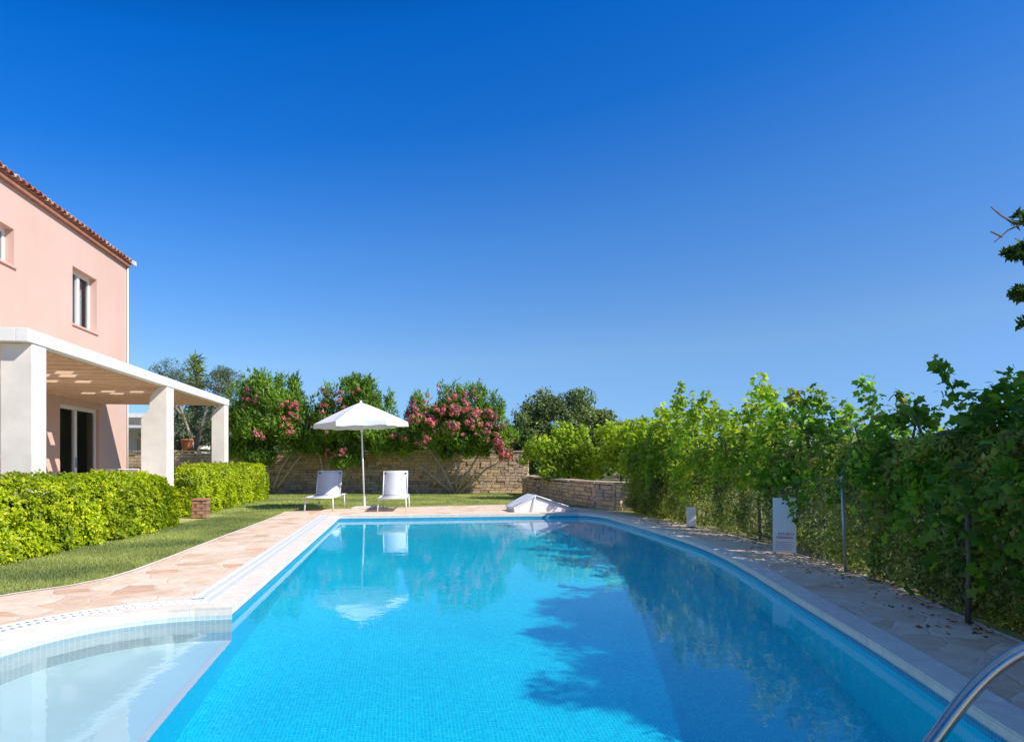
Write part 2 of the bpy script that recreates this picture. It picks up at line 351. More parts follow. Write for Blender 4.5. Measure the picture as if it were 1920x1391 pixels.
# ------------------------------------------------------------------ leaves
KITE = (np.array([(0,0,0),(.5,.42,.10),(0,1,0),(-.5,.42,.10)], float), [(0,1,2),(0,2,3)])
_a = np.linspace(-math.pi * 0.5, math.pi * 1.5, 12)[:-1]
_lob = [0.12, 0.42, 0.34, 0.56, 0.38, 0.60, 0.38, 0.56, 0.34, 0.42, 0.30]
VINE = (np.array([(0, .45, .10)] + [(math.cos(a) * r_ * 0.95, .45 + math.sin(a) * r_, 0.0 if k % 2 else 0.05) for k, (a, r_) in enumerate(zip(_a, _lob))], float),
        [(0, i, i % 11 + 1) for i in range(1, 12)])
BLADE = (np.array([(-.5,0,0),(.5,0,0),(0,1,.25)], float), [(0,1,2)])
def leaves(name, mat, P, Nn, size, aspect=0.5, tmpl=KITE, axis=None, axis_w=0.0, seed=1, parent=None):
    """one mesh of many separate leaves; Nn normals, axis a preferred long direction"""
    rg = np.random.default_rng(seed); n = len(P)
    Nn = Nn / (np.linalg.norm(Nn, axis=1, keepdims=True) + 1e-9)
    T = rg.normal(size=(n, 3))
    if axis is not None: T = T * (1 - axis_w) + axis * axis_w * 2
    T = T - Nn * np.sum(T * Nn, axis=1, keepdims=True); T /= (np.linalg.norm(T, axis=1, keepdims=True) + 1e-9)
    B = np.cross(T, Nn)
    sz = (size if hasattr(size, '__len__') else np.full(n, size)) * rg.uniform(0.6, 1.3, n)
    tv, tf = tmpl; k = len(tv)
    V = (P[:, None, :] + (B[:, None, :] * tv[None, :, 0:1] * aspect + T[:, None, :] * tv[None, :, 1:2] + Nn[:, None, :] * tv[None, :, 2:3]) * sz[:, None, None])
    V = V.reshape(-1, 3)
    fa = np.array(tf, np.int32); nf = len(fa)
    I = (fa[None] + (np.arange(n, dtype=np.int32) * k)[:, None, None]).reshape(-1)
    m = bpy.data.meshes.new(name); m.vertices.add(len(V)); m.vertices.foreach_set('co', V.astype(np.float32).ravel())
    m.loops.add(len(I)); m.loops.foreach_set('vertex_index', I.astype(np.int32))
    m.polygons.add(n * nf); m.polygons.foreach_set('loop_start', np.arange(0, len(I), 3, dtype=np.int32))
    m.update(calc_edges=True); m.materials.append(mat)
    o = bpy.data.objects.new(name, m); link(o, parent)
    return o
def wob(p, s, seed=0):             # cheap smooth noise, about -1..1
    x, y, z = p[:, 0] * s + seed, p[:, 1] * s + seed * 1.7, p[:, 2] * s - seed
    return (np.sin(x * 1.3 + 2.1 * np.sin(y * .9 + z * .5)) + np.sin(y * 1.7 + 1.9 * np.sin(z * 1.1 + x * .4)) + np.sin(z * 2.1 + 1.7 * np.sin(x * 1.2 - y * .6))) / 3
def unit(v): return v / (np.linalg.norm(v, axis=1, keepdims=True) + 1e-9)
def crown(rg, c, rad, ncl, cr, nleaf, fill=0.5, low=-1.0):
    """leaf points and outward normals of a clumpy crown; returns clump centres too"""
    C = []
    while len(C) < ncl:
        d = rg.normal(size=3); d /= np.linalg.norm(d)
        if d[2] < low: continue
        C.append(np.array(c) + d * np.array(rad) * rg.uniform(fill, 1.0))
    C = np.array(C); rr = cr * rg.uniform(0.65, 1.25, ncl)
    idx = rg.integers(0, ncl, nleaf)
    D = unit(rg.normal(size=(nleaf, 3)))
    rad_l = rr[idx] * rg.uniform(0.35, 1.0, nleaf) ** 0.6
    P = C[idx] + D * rad_l[:, None] * np.array([1, 1, 0.85])
    return P, unit(D + np.array([0, 0, 0.5])), C

exec_order = None
# ------------------------------------------------------------------ ground, pool, paving
def chaikin(pts, n=2):
    for _ in range(n):
        q = [pts[0]]
        for a, b in zip(pts[:-1], pts[1:]):
            q.append((a[0]*.75+b[0]*.25, a[1]*.75+b[1]*.25)); q.append((a[0]*.25+b[0]*.75, a[1]*.25+b[1]*.75))
        q.append(pts[-1]); pts = q
    return pts
VL = -1.328                                    # left wall line of the pool, in v
U0, U1 = 2.76, 5.63                            # the shallow bay along it
BAY = []
for k in range(0, 25):
    a = math.pi * k / 24
    s_, c_ = math.sin(a), math.cos(a)
    uu = (U0 + U1) / 2 + math.copysign(abs(c_) ** 0.9, c_) * (U1 - U0) / 2
    BAY.append(F(VL - 1.25 * s_ ** 0.75, uu))
NEAR_Y = 1.0
right = chaikin([(1.47, 15.08), (1.62, 15.0), (1.82, 14.72), (1.98, 14.35), (2.3, 12.27), (2.47, 10.9), (2.59, 9.75), (2.62, 8.6), (2.56, 7.43), (2.47, 6.46), (2.40, 5.68), (2.32, 4.64), (2.24, 3.86), (2.17, 3.3), (2.12, 2.9), (2.05, 2.0), (2.0, NEAR_Y)], 2)
corner_bl = F(VL, 14.69)
near_l = F(VL, 1.25)
main_poly = [F(VL, U1), corner_bl] + right + [near_l]          # clockwise, from the bay corner
main_poly_full = main_poly + [F(VL, U0)]
full_poly = [corner_bl] + right + [near_l, F(VL, U0)] + BAY[::-1][1:-1] + [F(VL, U1)]
def offset(poly, d):
    n = len(poly); out = []
    area = sum(poly[i][0]*poly[(i+1) % n][1]-poly[(i+1) % n][0]*poly[i][1] for i in range(n))
    sg = 1 if area > 0 else -1
    for i in range(n):
        p0, p1, p2 = Vector(poly[i-1]), Vector(poly[i]), Vector(poly[(i+1) % n])
        a = (p1-p0).normalized(); b = (p2-p1).normalized()
        na = Vector((a.y, -a.x)) * sg; nb = Vector((b.y, -b.x)) * sg
        m_ = (na+nb)
        if m_.length < 1e-6: m_ = na
        m_.normalize(); k = d / max(0.45, m_.dot(na))
        out.append((p1.x+m_.x*k, p1.y+m_.y*k))
    return out
def holed(name, outer, holes, z, mat, parent=None):
    loops = [[Vector((x, y, 0)) for x, y in outer]] + [[Vector((x, y, 0)) for x, y in h] for h in holes]
    tri = tessellate_polygon(loops)
    vs = [(v.x, v.y, z) for l in loops for v in l]
    b = MB(); b.add(vs, tri); o = b.build(name, mat, parent)
    me = o.data
    if me.polygons and sum(p.normal.z for p in me.polygons) < 0: me.flip_normals()
    return o
NR = len(right)
def gside(d_in, a, c, closed=False):
    """outline offset on the house side only"""
    o_ = offset(full_poly, d_in); n = len(full_poly)
    idx = list(range(NR + 2, n)) + [0]          # from the near end of the bay round to the far left corner
    return [o_[i] for i in idx]
def strip(b, inner, outer, z, closed=True, zo=None):
    n = len(inner); acc = 0.0
    for i in range(n if closed else n - 1):
        j = (i + 1) % n
        L = (Vector(inner[j]) - Vector(inner[i])).length
        b.add([(*inner[i], z), (*inner[j], z), (*outer[j], z), (*outer[i], z)], [(0,1,2,3)], [[(acc,0),(acc+L,0),(acc+L,.2),(acc,.2)]])
        acc += L
def wallstrip(b, poly, z0, z1, closed=False, acc=0.0):
    n = len(poly)
    for i in range(n if closed else n - 1):
        j = (i + 1) % n
        L = (Vector(poly[j]) - Vector(poly[i])).length
        b.add([(*poly[i], z0), (*poly[j], z0), (*poly[j], z1), (*poly[i], z1)], [(0,1,2,3)], [[(acc,z0),(acc+L,z0),(acc+L,z1),(acc,z1)]])
        acc += L
ZW, ZF, ZS = -0.085, -1.24, -0.72
big = [(-900, -200), (900, -200), (900, 1500), (-900, 1500)]
hole_g = offset(full_poly, 0.12)
g = holed('ground', big, [hole_g], -0.035, M['earth']); tag(g, kind='structure')
deck_out = chaikin([(-4.75, -1.0), (-4.75, 4.6), (-4.45, 5.8), (-4.0, 6.5), (-4.02, 7.4), (-4.42, 10.15), (-4.69, 12.3), (-5.05, 14.9), (-5.2, 15.6)], 1) + \
    [(-4.9, 16.1), (-4.1, 16.6), (-2.65, 17.25), (-1.94, 17.6), (-0.07, 18.3), (1.0, 18.0), (2.0, 16.4), (2.3, 15.5)] + \
    chaikin([(2.75, 14.0), (3.26, 12.27), (3.53, 9.6), (3.56, 8.66), (3.6, 7.18), (3.5, 6.0), (3.34, 5.0), (3.25, 4.4), (3.2, 3.0), (3.2, -1.0)], 1)
lawn_poly = [(-30, -3), (3.1, -3), (3.3, 3.0), (3.7, 7.2), (3.6, 9.6), (3.4, 12.3), (3.3, 15.5), (3.0, 17.5), (0.9, 25.2), (-30, 25.2)]
lw = holed('lawn', lawn_poly, [offset(full_poly, 0.14)], -0.018, M['lawn']); tag(lw, kind='structure')
cop_out = offset(full_poly, 0.19); grate_in = offset(full_poly, 0.205); grate_out = offset(full_poly, 0.425)
_o1 = offset(full_poly, 0.185); _o2 = offset(full_poly, 0.43)
_far = F(VL - 0.43, 14.69); _n = len(full_poly)
paving_hole = [_o2[i] if (i >= NR + 2) else _o1[i] for i in range(1, _n)] + [_far, F(VL - 0.185, 14.69 + 0.185)]
dk = holed('paving', deck_out, [paving_hole], 0.0, M['flag']); tag(dk, kind='structure')
b = MB(); wallstrip(b, deck_out, -0.05, 0.0, True); o = b.build('paving_edge', M['coping']); tag(o, kind='structure')
# pale border stones round the paving
b = MB(); strip(b, deck_out, offset(deck_out, -0.05), 0.006); o = b.build('paving_border', M['coping'], fix=False); tag(o, kind='structure')
# coping
b = MB(); strip(b, full_poly, cop_out, 0.012)
wallstrip(b, cop_out, -0.06, 0.012, True); wallstrip(b, full_poly, -0.05, 0.012, True)
cp = b.build('pool_coping', M['coping']); tag(cp, kind='structure')
# basin
b = MB()
def fan(b, poly, z):
    tri = tessellate_polygon([[Vector((x, y, 0)) for x, y in poly]])
    for t3 in tri:
        vs = [(poly[i][0], poly[i][1], z) for i in t3]
        nrm = (Vector(vs[1]) - Vector(vs[0])).cross(Vector(vs[2]) - Vector(vs[0]))
        if nrm.z < 0: vs = vs[::-1]
        b.add(vs, [(0,1,2)], [[(v[0] * CU + v[1] * SU, -v[0] * SU + v[1] * CU) for v in vs]])
fan(b, main_poly_full, ZF)
wallstrip(b, [F(VL, U1), corner_bl] + right + [near_l, F(VL, U0)], ZF, ZW - 0.004)
wallstrip(b, [F(VL, U1), F(VL, U0)], ZF, ZS)
basin = b.build('pool_basin', M['blue_tile'], fix=False); tag(basin, kind='structure')
b = MB(); wallstrip(b, [F(VL, U1), corner_bl] + right + [near_l, F(VL, U0)], ZW - 0.004, -0.045)
wl = b.build('pool_waterline', M['dry_tile'], fix=False); tag(wl, kind='structure')
b = MB()
bay_poly = BAY
wallstrip(b, BAY, ZS, -0.05)
bay = b.build('pool_shallow_bay', M['white_tile'], fix=False); tag(bay, kind='structure')
b = MB(); fan(b, BAY, ZS); bayf = b.build('pool_bay_floor', M['bay_floor'], fix=False); tag(bayf, kind='structure')
# pale nosing on the ledge of the shallow bay
b = MB(); p0, p1 = F(VL + 0.003, U0), F(VL + 0.003, U1)
q0, q1 = F(VL - 0.05, U0), F(VL - 0.05, U1)
b.add([(*p0, ZS+0.004), (*p1, ZS+0.004), (*q1, ZS+0.004), (*q0, ZS+0.004)], [(0,1,2,3)]); nose = b.build('pool_ledge', M['white_plastic']); tag(nose, kind='structure')
# water
wtr = holed('water', offset(full_poly, 0.03), [], ZW, M['water'])
for p in wtr.data.polygons: p.use_smooth = True
tag(wtr, kind='structure'); wtr.cycles.is_caustics_caster = True
for o in (basin, bay, bayf, nose): o.cycles.is_caustics_receiver = True
# overflow channel with slatted grate
gr = empty('drain_grate', (*F(VL - 0.3, 4.2), 0.0), 0, 'white slotted overflow grate running round the pool just outside its coping', 'grate')
def local(o_, par):                # keep world placement under a parent that is not at the origin
    o_.matrix_parent_inverse = Matrix.LocRotScale(par.location, par.rotation_euler, None).inverted(); return o_
b = MB(); strip(b, gside(.195, 0, 0), gside(.435, 0, 0), -0.028, closed=False); local(b.build('channel', M['black'], gr, fix=False), gr)  # flat black strip painted in for the shaded depth below the slots
mid = [gside(d_, 0, 0) for d_ in (0.205, 0.235, 0.305, 0.325, 0.395, 0.425)]
b = MB()
for a_, c_ in ((0, 1), (2, 3), (4, 5)):
    strip(b, mid[a_], mid[c_], 0.008, closed=False); wallstrip(b, mid[a_], -0.03, 0.008); wallstrip(b, mid[c_], -0.03, 0.008)
local(b.build('rim', M['white_plastic'], gr, fix=False), gr)
b = MB()
def along(poly, step):
    out = []; n = len(poly); carry = 0.0
    for i in range(n - 1):
        p0, p1 = Vector(poly[i]), Vector(poly[i+1]); L = (p1-p0).length
        if L < 1e-6: continue
        d = (p1-p0) / L; s_ = carry
        while s_ < L: out.append((p0 + d * s_, d)); s_ += step
        carry = s_ - L
    return out
for poly in (gside(0.27, 0, 0), gside(0.36, 0, 0)):
    for p, d in along(poly, 0.060):
        if p.y > 1.5: b.obox((p.x, p.y), d, 0.022, 0.072, -0.02, 0.006)
local(b.build('slats', M['white_plastic'], gr, fix=False), gr)

# ------------------------------------------------------------------ house
HV, HU0, HU1, HZ = -7.90, 6.0, 21.25, 6.78
hx, hy = F(HV, HU0)
house = empty('pink_house', (hx, hy, 0), TH, 'two storey pink rendered house with a tiled roof behind the white pergola', 'house')
HL = HU1 - HU0                                  # local: x = v - HV (negative = inside), y = u - HU0
def hu(u): return u - HU0
ops = [(hu(17.96), hu(19.28), 4.49, 5.88), (hu(14.0), hu(15.45), 5.15, 5.91), (hu(17.35), hu(19.40), 0.15, 2.50), (hu(11.4), hu(13.2), 0.15, 2.5)]
b = MB()
ys = sorted({0, HL} | {o[0] for o in ops} | {o[1] for o in ops}); zs = sorted({0, HZ} | {o[2] for o in ops} | {o[3] for o in ops})
for y0, y1 in zip(ys[:-1], ys[1:]):
    run = None
    for z0, z1 in zip(zs[:-1], zs[1:]):
        solid = not any(o[0] <= y0 + 1e-6 and o[1] >= y1 - 1e-6 and o[2] <= z0 + 1e-6 and o[3] >= z1 - 1e-6 for o in ops)
        if solid: b.add([(0,y0,z0),(0,y1,z0),(0,y1,z1),(0,y0,z1)], [(0,1,2,3)])
for y0, y1, z0, z1 in ops:                     # reveals
    t_ = -0.28
    b.add([(0,y0,z0),(t_,y0,z0),(t_,y0,z1),(0,y0,z1)], [(0,1,2,3)]); b.add([(0,y1,z0),(0,y1,z1),(t_,y1,z1),(t_,y1,z0)], [(0,1,2,3)])
    b.add([(0,y0,z1),(t_,y0,z1),(t_,y1,z1),(0,y1,z1)], [(0,1,2,3)]); b.add([(0,y0,z0),(0,y1,z0),(t_,y1,z0),(t_,y0,z0)], [(0,1,2,3)])
XB = -9.0
b.add([(0,0,0),(XB,0,0),(XB,0,HZ),(XB/2,0,HZ+1.2),(0,0,HZ)], [(0,1,2,3,4)]); b.add([(0,HL,0),(0,HL,HZ),(XB/2,HL,HZ+1.2),(XB,HL,HZ),(XB,HL,0)], [(0,1,2,3,4)])
b.add([(XB,0,0),(XB,HL,0),(XB,HL,HZ),(XB,0,HZ)], [(0,1,2,3)])
b.build('wall', M['pink'], house, fix=False)
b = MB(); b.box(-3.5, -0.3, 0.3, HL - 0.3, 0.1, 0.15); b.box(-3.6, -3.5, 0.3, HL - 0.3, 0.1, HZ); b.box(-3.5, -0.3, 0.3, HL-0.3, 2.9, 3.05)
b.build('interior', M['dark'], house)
# eave cornice and tiles
b = MB(); b.box(0.002, 0.09, -0.1, HL + 0.02, HZ - 0.02, HZ + 0.09); b.build('cornice', M['cornice'], house)
b = MB(); SLP = math.tan(R(15)); rg_ = random.Random(4)
zt = HZ + 0.10
XR = XB / 2
nt_ = int((HL + 0.3) / 0.215)
for i in range(nt_):
    yc = -0.15 + i * 0.215
    nrow = 13
    for r_ in range(nrow):
        x0 = 0.15 - r_ * 0.36; x1 = x0 - 0.40
        zz0 = zt + (0.15 - x0) * SLP + 0.02; zz1 = zt + (0.15 - x1) * SLP
        jit = rg_.uniform(-0.012, 0.012)
        vs = []
        for (x, z, rr) in ((x0 + jit, zz0, 0.088), (x1, zz1, 0.072)):
            for k in range(7):
                a = math.pi * k / 6; vs.append((x, yc + math.cos(a) * rr, z + math.sin(a) * rr))
        for (x, z, rr) in ((x0 + jit, zz0, 0.072),):
            for k in range(7):
                a = math.pi * k / 6; vs.append((x, yc + math.cos(a) * rr, z + math.sin(a) * rr))
        b.add(vs, [(k, k+1, 8+k, 7+k) for k in range(6)] + [(k, k+1, 15+k, 14+k) for k in range(6)])
b.add([(0.13, -0.2, zt), (0.13, HL+0.1, zt), (XR, HL+0.1, zt + (0.13-XR)*SLP), (XR, -0.2, zt + (0.13-XR)*SLP)], [(0,1,2,3)])
b.add([(0.13, -0.2, zt-0.02), (0.13, HL+0.1, zt-0.02), (XR, HL+0.1, zt-0.02 + (0.13-XR)*SLP), (XR, -0.2, zt-0.02 + (0.13-XR)*SLP)], [(3,2,1,0)])
b.add([(XR, -0.2, zt+(0.13-XR)*SLP), (XR, HL+0.1, zt+(0.13-XR)*SLP), (XB-0.15, HL+0.1, zt), (XB-0.15, -0.2, zt)], [(0,1,2,3)])
def rooftile():
    m, t, b_ = newmat('roof_tile'); g = N(t, 'ShaderNodeNewGeometry'); co = N(t, 'ShaderNodeTexCoord')
    r = ramp(t, [(0, (0.26, 0.09, 0.05)), (0.4, (0.40, 0.17, 0.10)), (0.8, (0.50, 0.27, 0.18)), (1, (0.62, 0.45, 0.36))]); t.links.new(g.outputs['Random Per Island'], r.inputs[0])
    n = N(t, 'ShaderNodeTexNoise', Scale=12.0, Detail=5.0); t.links.new(co.outputs['Object'], n.inputs['Vector'])
    r2 = ramp(t, [(0.3, (0.7, 0.7, 0.7)), (0.7, (1.2, 1.2, 1.2))]); t.links.new(n.outputs[0], r2.inputs[0])
    t.links.new(mix(t, 1.0, r.outputs[0], r2.outputs[0], 'MULTIPLY'), b_.inputs['Base Color']); b_.inputs['Roughness'].default_value = 0.85
    return m
M['rooftile'] = rooftile()
roof = b.build('roof', M['rooftile'], house, fix=False)
b = MB(); b.prism([(0.17, zt - 0.02), (0.17, zt + 0.10), (XR, zt + 0.10 + (0.13 - XR) * SLP), (XR, zt - 0.02 + (0.13 - XR) * SLP)], 'y', HL + 0.09, HL + 0.24)
b.build('verge', M['white_plaster'], roof)
b = MB(); b.tube([(0.028, HL - 0.03, 0.0), (0.028, HL - 0.03, HZ)], 0.024, 10); b.build('downpipe', M['white_plastic'], house, smooth=True)
def window(y0, y1, z0, z1, name='window', mull=(0.5,), xf=-0.20, curtain=True, fr=0.06, sill=True):
    b = MB(); x0, x1 = xf - 0.03, xf + 0.03
    b.box(x0, x1, y0, y0+fr, z0, z1); b.box(x0, x1, y1-fr, y1, z0, z1); b.box(x0, x1, y0+fr, y1-fr, z0, z0+fr); b.box(x0, x1, y0+fr, y1-fr, z1-fr, z1)
    for q in mull:
        ym = y0 + (y1-y0)*q; b.box(x0+0.003, x1+0.012, ym-fr*0.75, ym+fr*0.75, z0+fr, z1-fr)
    f = b.build(name, M['white_paint'], house)
    b = MB(); ee = [y0+fr] + [y0+(y1-y0)*q for q in mull] + [y1-fr]
    b.box(xf-0.008, xf+0.002, y0+fr, y1-fr, z0+fr, z1-fr); b.build('pane', M['glass'], f)
    if curtain:
        b = MB(); n = 60; vs = []
        for k in range(n + 1):
            y = y0 + fr + (y1-y0-2*fr) * k / n; x = xf - 0.12 + 0.018 * math.sin(k * 1.15) + 0.008 * math.sin(k * 2.7)
            vs += [(x, y, z0+fr), (x, y, z1-fr)]
        b.add(vs, [(2*k, 2*k+2, 2*k+3, 2*k+1) for k in range(n)]); b.build('curtain', M['curtain'], f, smooth=True, fix=False)
    if sill:
        b = MB(); b.box(-0.16, 0.04, y0-0.03, y1+0.05, z0-0.045, z0-0.003); b.build('sill', M['pink'], f)
    return f
window(*ops[0], fr=.085); window(*ops[1], fr=.085)
d1 = window(*ops[2], name='sliding_door', mull=(0.44,), xf=-0.10, curtain=False, fr=0.09, sill=False)
b = MB(); y_ = ops[2][0] + (ops[2][1]-ops[2][0]) * 0.44; b.box(-0.055, -0.03, y_-0.02, y_+0.02, 1.0, 1.25); b.build('handle', M['galv'], d1)
window(*ops[3], name='sliding_door', xf=-0.10, curtain=False, fr=0.09, sill=False)

# ------------------------------------------------------------------ terrace and pergola
b = MB(); P_ = [F(HV, 8.6), F(-4.74, 8.6), F(-4.74, 20.2), F(HV, 20.2)]
b.add([(*p, 0.15) for p in P_] + [(*p, -0.05) for p in P_], [(0,1,2,3),(0,4,5,1),(1,5,6,2),(2,6,7,3)]); o = b.build('terrace', M['white_plaster']); tag(o, kind='structure')
PV, PU0, PU1 = -4.73, 9.56, 19.75
pg = empty('pergola', (*F(PV, PU0), 0.0), TH, 'long white pergola with thick square pillars and tan underside beside the pink house', 'pergola')
ZP = 2.68
def px_(v): return v - PV
def py_(u): return u - PU0
def pillar(u, wd, dp, kind=0):
    b = MB(); y0 = py_(u); x1 = -0.015
    if kind == 0: prof = [(x1-wd, 0.15), (x1, 0.15), (x1, ZP), (x1-wd, ZP)]
    elif kind == 1: prof = [(x1-wd, 0.15), (x1, 0.15), (x1, ZP), (x1-wd+0.34, ZP), (x1-wd+0.17, ZP-0.22), (x1-wd+0.15, ZP-0.45), (x1-wd, ZP-0.68)]
    else: prof = [(x1-wd, 0.15), (x1, 0.15), (x1, ZP), (x1-wd+0.22, ZP), (x1-wd+0.06, ZP-0.16), (x1-wd, ZP-0.3)]
    b.prism(prof, 'y', y0, y0+dp); return b.build('pillar', M['white_plaster'], pg, bevel=0.012)
pillar(9.70, 0.38, 0.36); pillar(14.80, 0.50, 0.42, 1); pillar(19.33, 0.34, 0.40, 2)
LP_ = PU1 - PU0; WP = px_(HV) 
b = MB(); b.box(-0.14, 0.0, 0.0, LP_, ZP, ZP+0.17); b.build('front_beam', M['white_paint'], pg, bevel=0.006)
b = MB(); b.box(WP+0.01, -0.143, 0.0, 0.13, ZP, ZP+0.17); b.build('end_beam', M['white_paint'], pg, bevel=0.006)
b = MB(); b.box(WP+0.01, -0.143, LP_-0.13, LP_, ZP, ZP+0.17); b.build('end_beam', M['white_paint'], pg, bevel=0.006)
b = MB(); b.box(WP+0.01, WP+0.09, 0.133, LP_-0.133, ZP, ZP+0.15); b.build('wall_plate', M['wood'], pg)
nr = 21
for i in range(nr):
    yy = 0.45 + i * (LP_ - 0.9) / (nr - 1)
    b = MB(); b.box(WP+0.093, -0.143, yy-0.03, yy+0.03, ZP-0.03, ZP+0.125); b.build('rafter', M['wood'], pg)
# roof boards laid along the pergola, some left out
b = MB(); rb = random.Random(8); xw = WP + 0.1; nb_ = 20; bw = (-0.145 - xw) / nb_
stp = (LP_ - 0.9) / (nr - 1)
gaps = {(5, 4), (5, 7), (5, 10), (5, 13), (6, 5), (6, 8), (6, 12), (8, 6), (8, 10), (12, 4), (12, 8), (13, 8), (13, 12), (7, 16), (6, 16), (5, 16), (4, 17), (3, 17), (9, 17)}
for k in range(nb_):
    x0, x1 = xw + k * bw, xw + (k+1) * bw - 0.004
    for i in range(-1, nr):
        y0 = max(0.134, 0.45 + i * stp); y1 = min(LP_ - 0.134, 0.45 + (i+1) * stp)
        if (i, nb_ - 1 - k) in gaps or (i, nb_ - 2 - k) in gaps: y1 -= 0.34
        b.box(x0, x1, y0, y1 - 0.003, ZP+0.128, ZP+0.145 + 0.004 * (k % 2))
b.build('roof_boards', M['wood'], pg)

# ------------------------------------------------------------------ hedges
def hedge(name, a, c, wd, ht, label, seed, nleaf, leaf=0.042):
    rg = np.random.default_rng(seed)
    a = np.array(a); c = np.array(c); L = np.linalg.norm(c - a); d = (c - a) / L; n = np.array([d[1], -d[0]])
    root = empty(name, (float(a[0]+c[0])/2, float(a[1]+c[1])/2, 0), 0, label, 'hedge', 'clipped hedges in front of the pergola')
    # superellipse body
    def surf(m):
        s_ = rg.uniform(0, 1, m); ph = rg.uniform(-0.25, math.pi + 0.25, m)
        ex = 0.45
        cx = np.sign(np.cos(ph)) * np.abs(np.cos(ph)) ** ex; cz = np.sign(np.sin(ph)) * np.abs(np.sin(ph)) ** ex
        end = np.clip(np.minimum(s_, 1 - s_) * L / 0.75, 0, 1); er = np.sqrt(1 - (1 - end) ** 2) * 0.75 + 0.25 * end
        zc = ht * 0.30
        nx = np.cos(ph) * 1.0; nz = np.sin(ph)
        al = np.where(s_ < .5, -1, 1) * np.clip(1 - end, 0, 1) * 1.6
        x = cx * wd / 2 * (0.45 + 0.55 * er); z = zc + cz * (ht - zc) * (0.66 + 0.34 * er)
        z = np.where(cz < 0, np.maximum(0.03, zc + cz * zc * 1.5), z)
        # straight sides down to the ground
        lowm = rg.uniform(0, 1, m) < 0.45
        z = np.where(lowm, rg.uniform(0.02, 0.62, m) * ht * (0.75 + 0.25 * er), z); sgn = np.where(rg.uniform(0, 1, m) < 0.75, 1, -1)
        x = np.where(lowm, sgn * wd / 2 * (0.45 + 0.55 * er), x); nx = np.where(lowm, sgn, nx); nz = np.where(lowm, 0.15, nz)
        P = np.stack([a[0] + d[0] * s_ * L + n[0] * x, a[1] + d[1] * s_ * L + n[1] * x, z], 1)
        Nn = np.stack([n[0] * nx + d[0] * al, n[1] * nx + d[1] * al, nz], 1)
        return P, unit(Nn)
    # end caps
    P, Nn = surf(nleaf)
    me = int(nleaf * 0.13)
    for e_, sg in ((a, -1), (c, 1)):
        x = rg.uniform(-1, 1, me) * wd / 2 * 0.92; z = rg.uniform(0.03, 1, me) * ht * 0.74
        bul = 0.16 * np.sqrt(np.clip(1 - (2 * x / wd) ** 2, 0, 1)) * (1 - np.clip((z / ht - .75) * 3, 0, .8))
        Pe = np.stack([e_[0] + n[0] * x + d[0] * sg * bul, e_[1] + n[1] * x + d[1] * sg * bul, z], 1)
        Ne = np.tile(np.array([d[0] * sg, d[1] * sg, 0.3]), (me, 1))
        P = np.vstack([P, Pe]); Nn = np.vstack([Nn, Ne])
    amp = 0.065 * wob(P, 4.2, seed) + 0.07 * wob(P, 12, seed + 3) + 0.03 * wob(P, 27, seed)
    dep = rg.exponential(0.03, len(P)); 
    P = P + Nn * (amp - dep + 0.02)[:, None]
    P[:, 2] = np.maximum(P[:, 2], 0.0)
    LN = unit(Nn * 0.8 + rg.normal(size=Nn.shape) * 0.55 + np.array([0, 0, 0.25]))
    P -= np.array([root.location.x, root.location.y, 0])
    leaves('foliage', M['hedge'], P, LN, rg.choice([.75, 1.0, 1.45], len(P)) * leaf, 0.62, KITE, seed=seed, parent=root)
    b = MB(); b.obox((0, 0), d, L - 0.9, wd - 0.26, 0.0, ht - 0.22); b.build('stems', M['inner'], root)  # one solid dark core box giving the hedge its shaded inside, no separate stems
    return root
hedge('hedge', (-5.93, 5.2), (-6.20, 11.9), 0.66, 0.93, 'long clipped yellow green hedge nearest the camera, in front of the nearest pillar', 3, 90000)
hedge('hedge', (-7.06, 14.6), (-7.95, 21.2), 0.74, 1.05, 'shorter bright clipped hedge beyond the brick pier, in front of the farthest pillar', 5, 60000, 0.046)
# brick pier between
bp = empty('brick_pier', (-6.42, 14.1, 0), TH, 'low reddish brick pier in the gap between the two hedges', 'pier')
b = MB(); rb = random.Random(3)
for r_ in range(5):
    z0 = r_ * 0.07; off = 0.09 if r_ % 2 else 0
    for sx in range(-1, 2):
        xa = max(-0.14, -0.14 + sx * 0.2 + off); xb = min(0.14, -0.14 + sx * 0.2 + off + 0.14)
        if xb - xa < 0.03: continue
        b.box(xa, xb, -0.14 + rb.uniform(-.004, .004), 0.14 + rb.uniform(-.004, .004), z0, z0 + 0.06)
b.build('bricks', M['brick'], bp); b = MB(); b.box(-0.13, 0.13, -0.13, 0.13, 0, 0.345); b.build('mortar_core', M['mortar'], bp)
b = MB(); b.box(-0.155, 0.155, -0.155, 0.155, 0.35, 0.385); b.build('cap', M['brick'], bp, bevel=0.006)

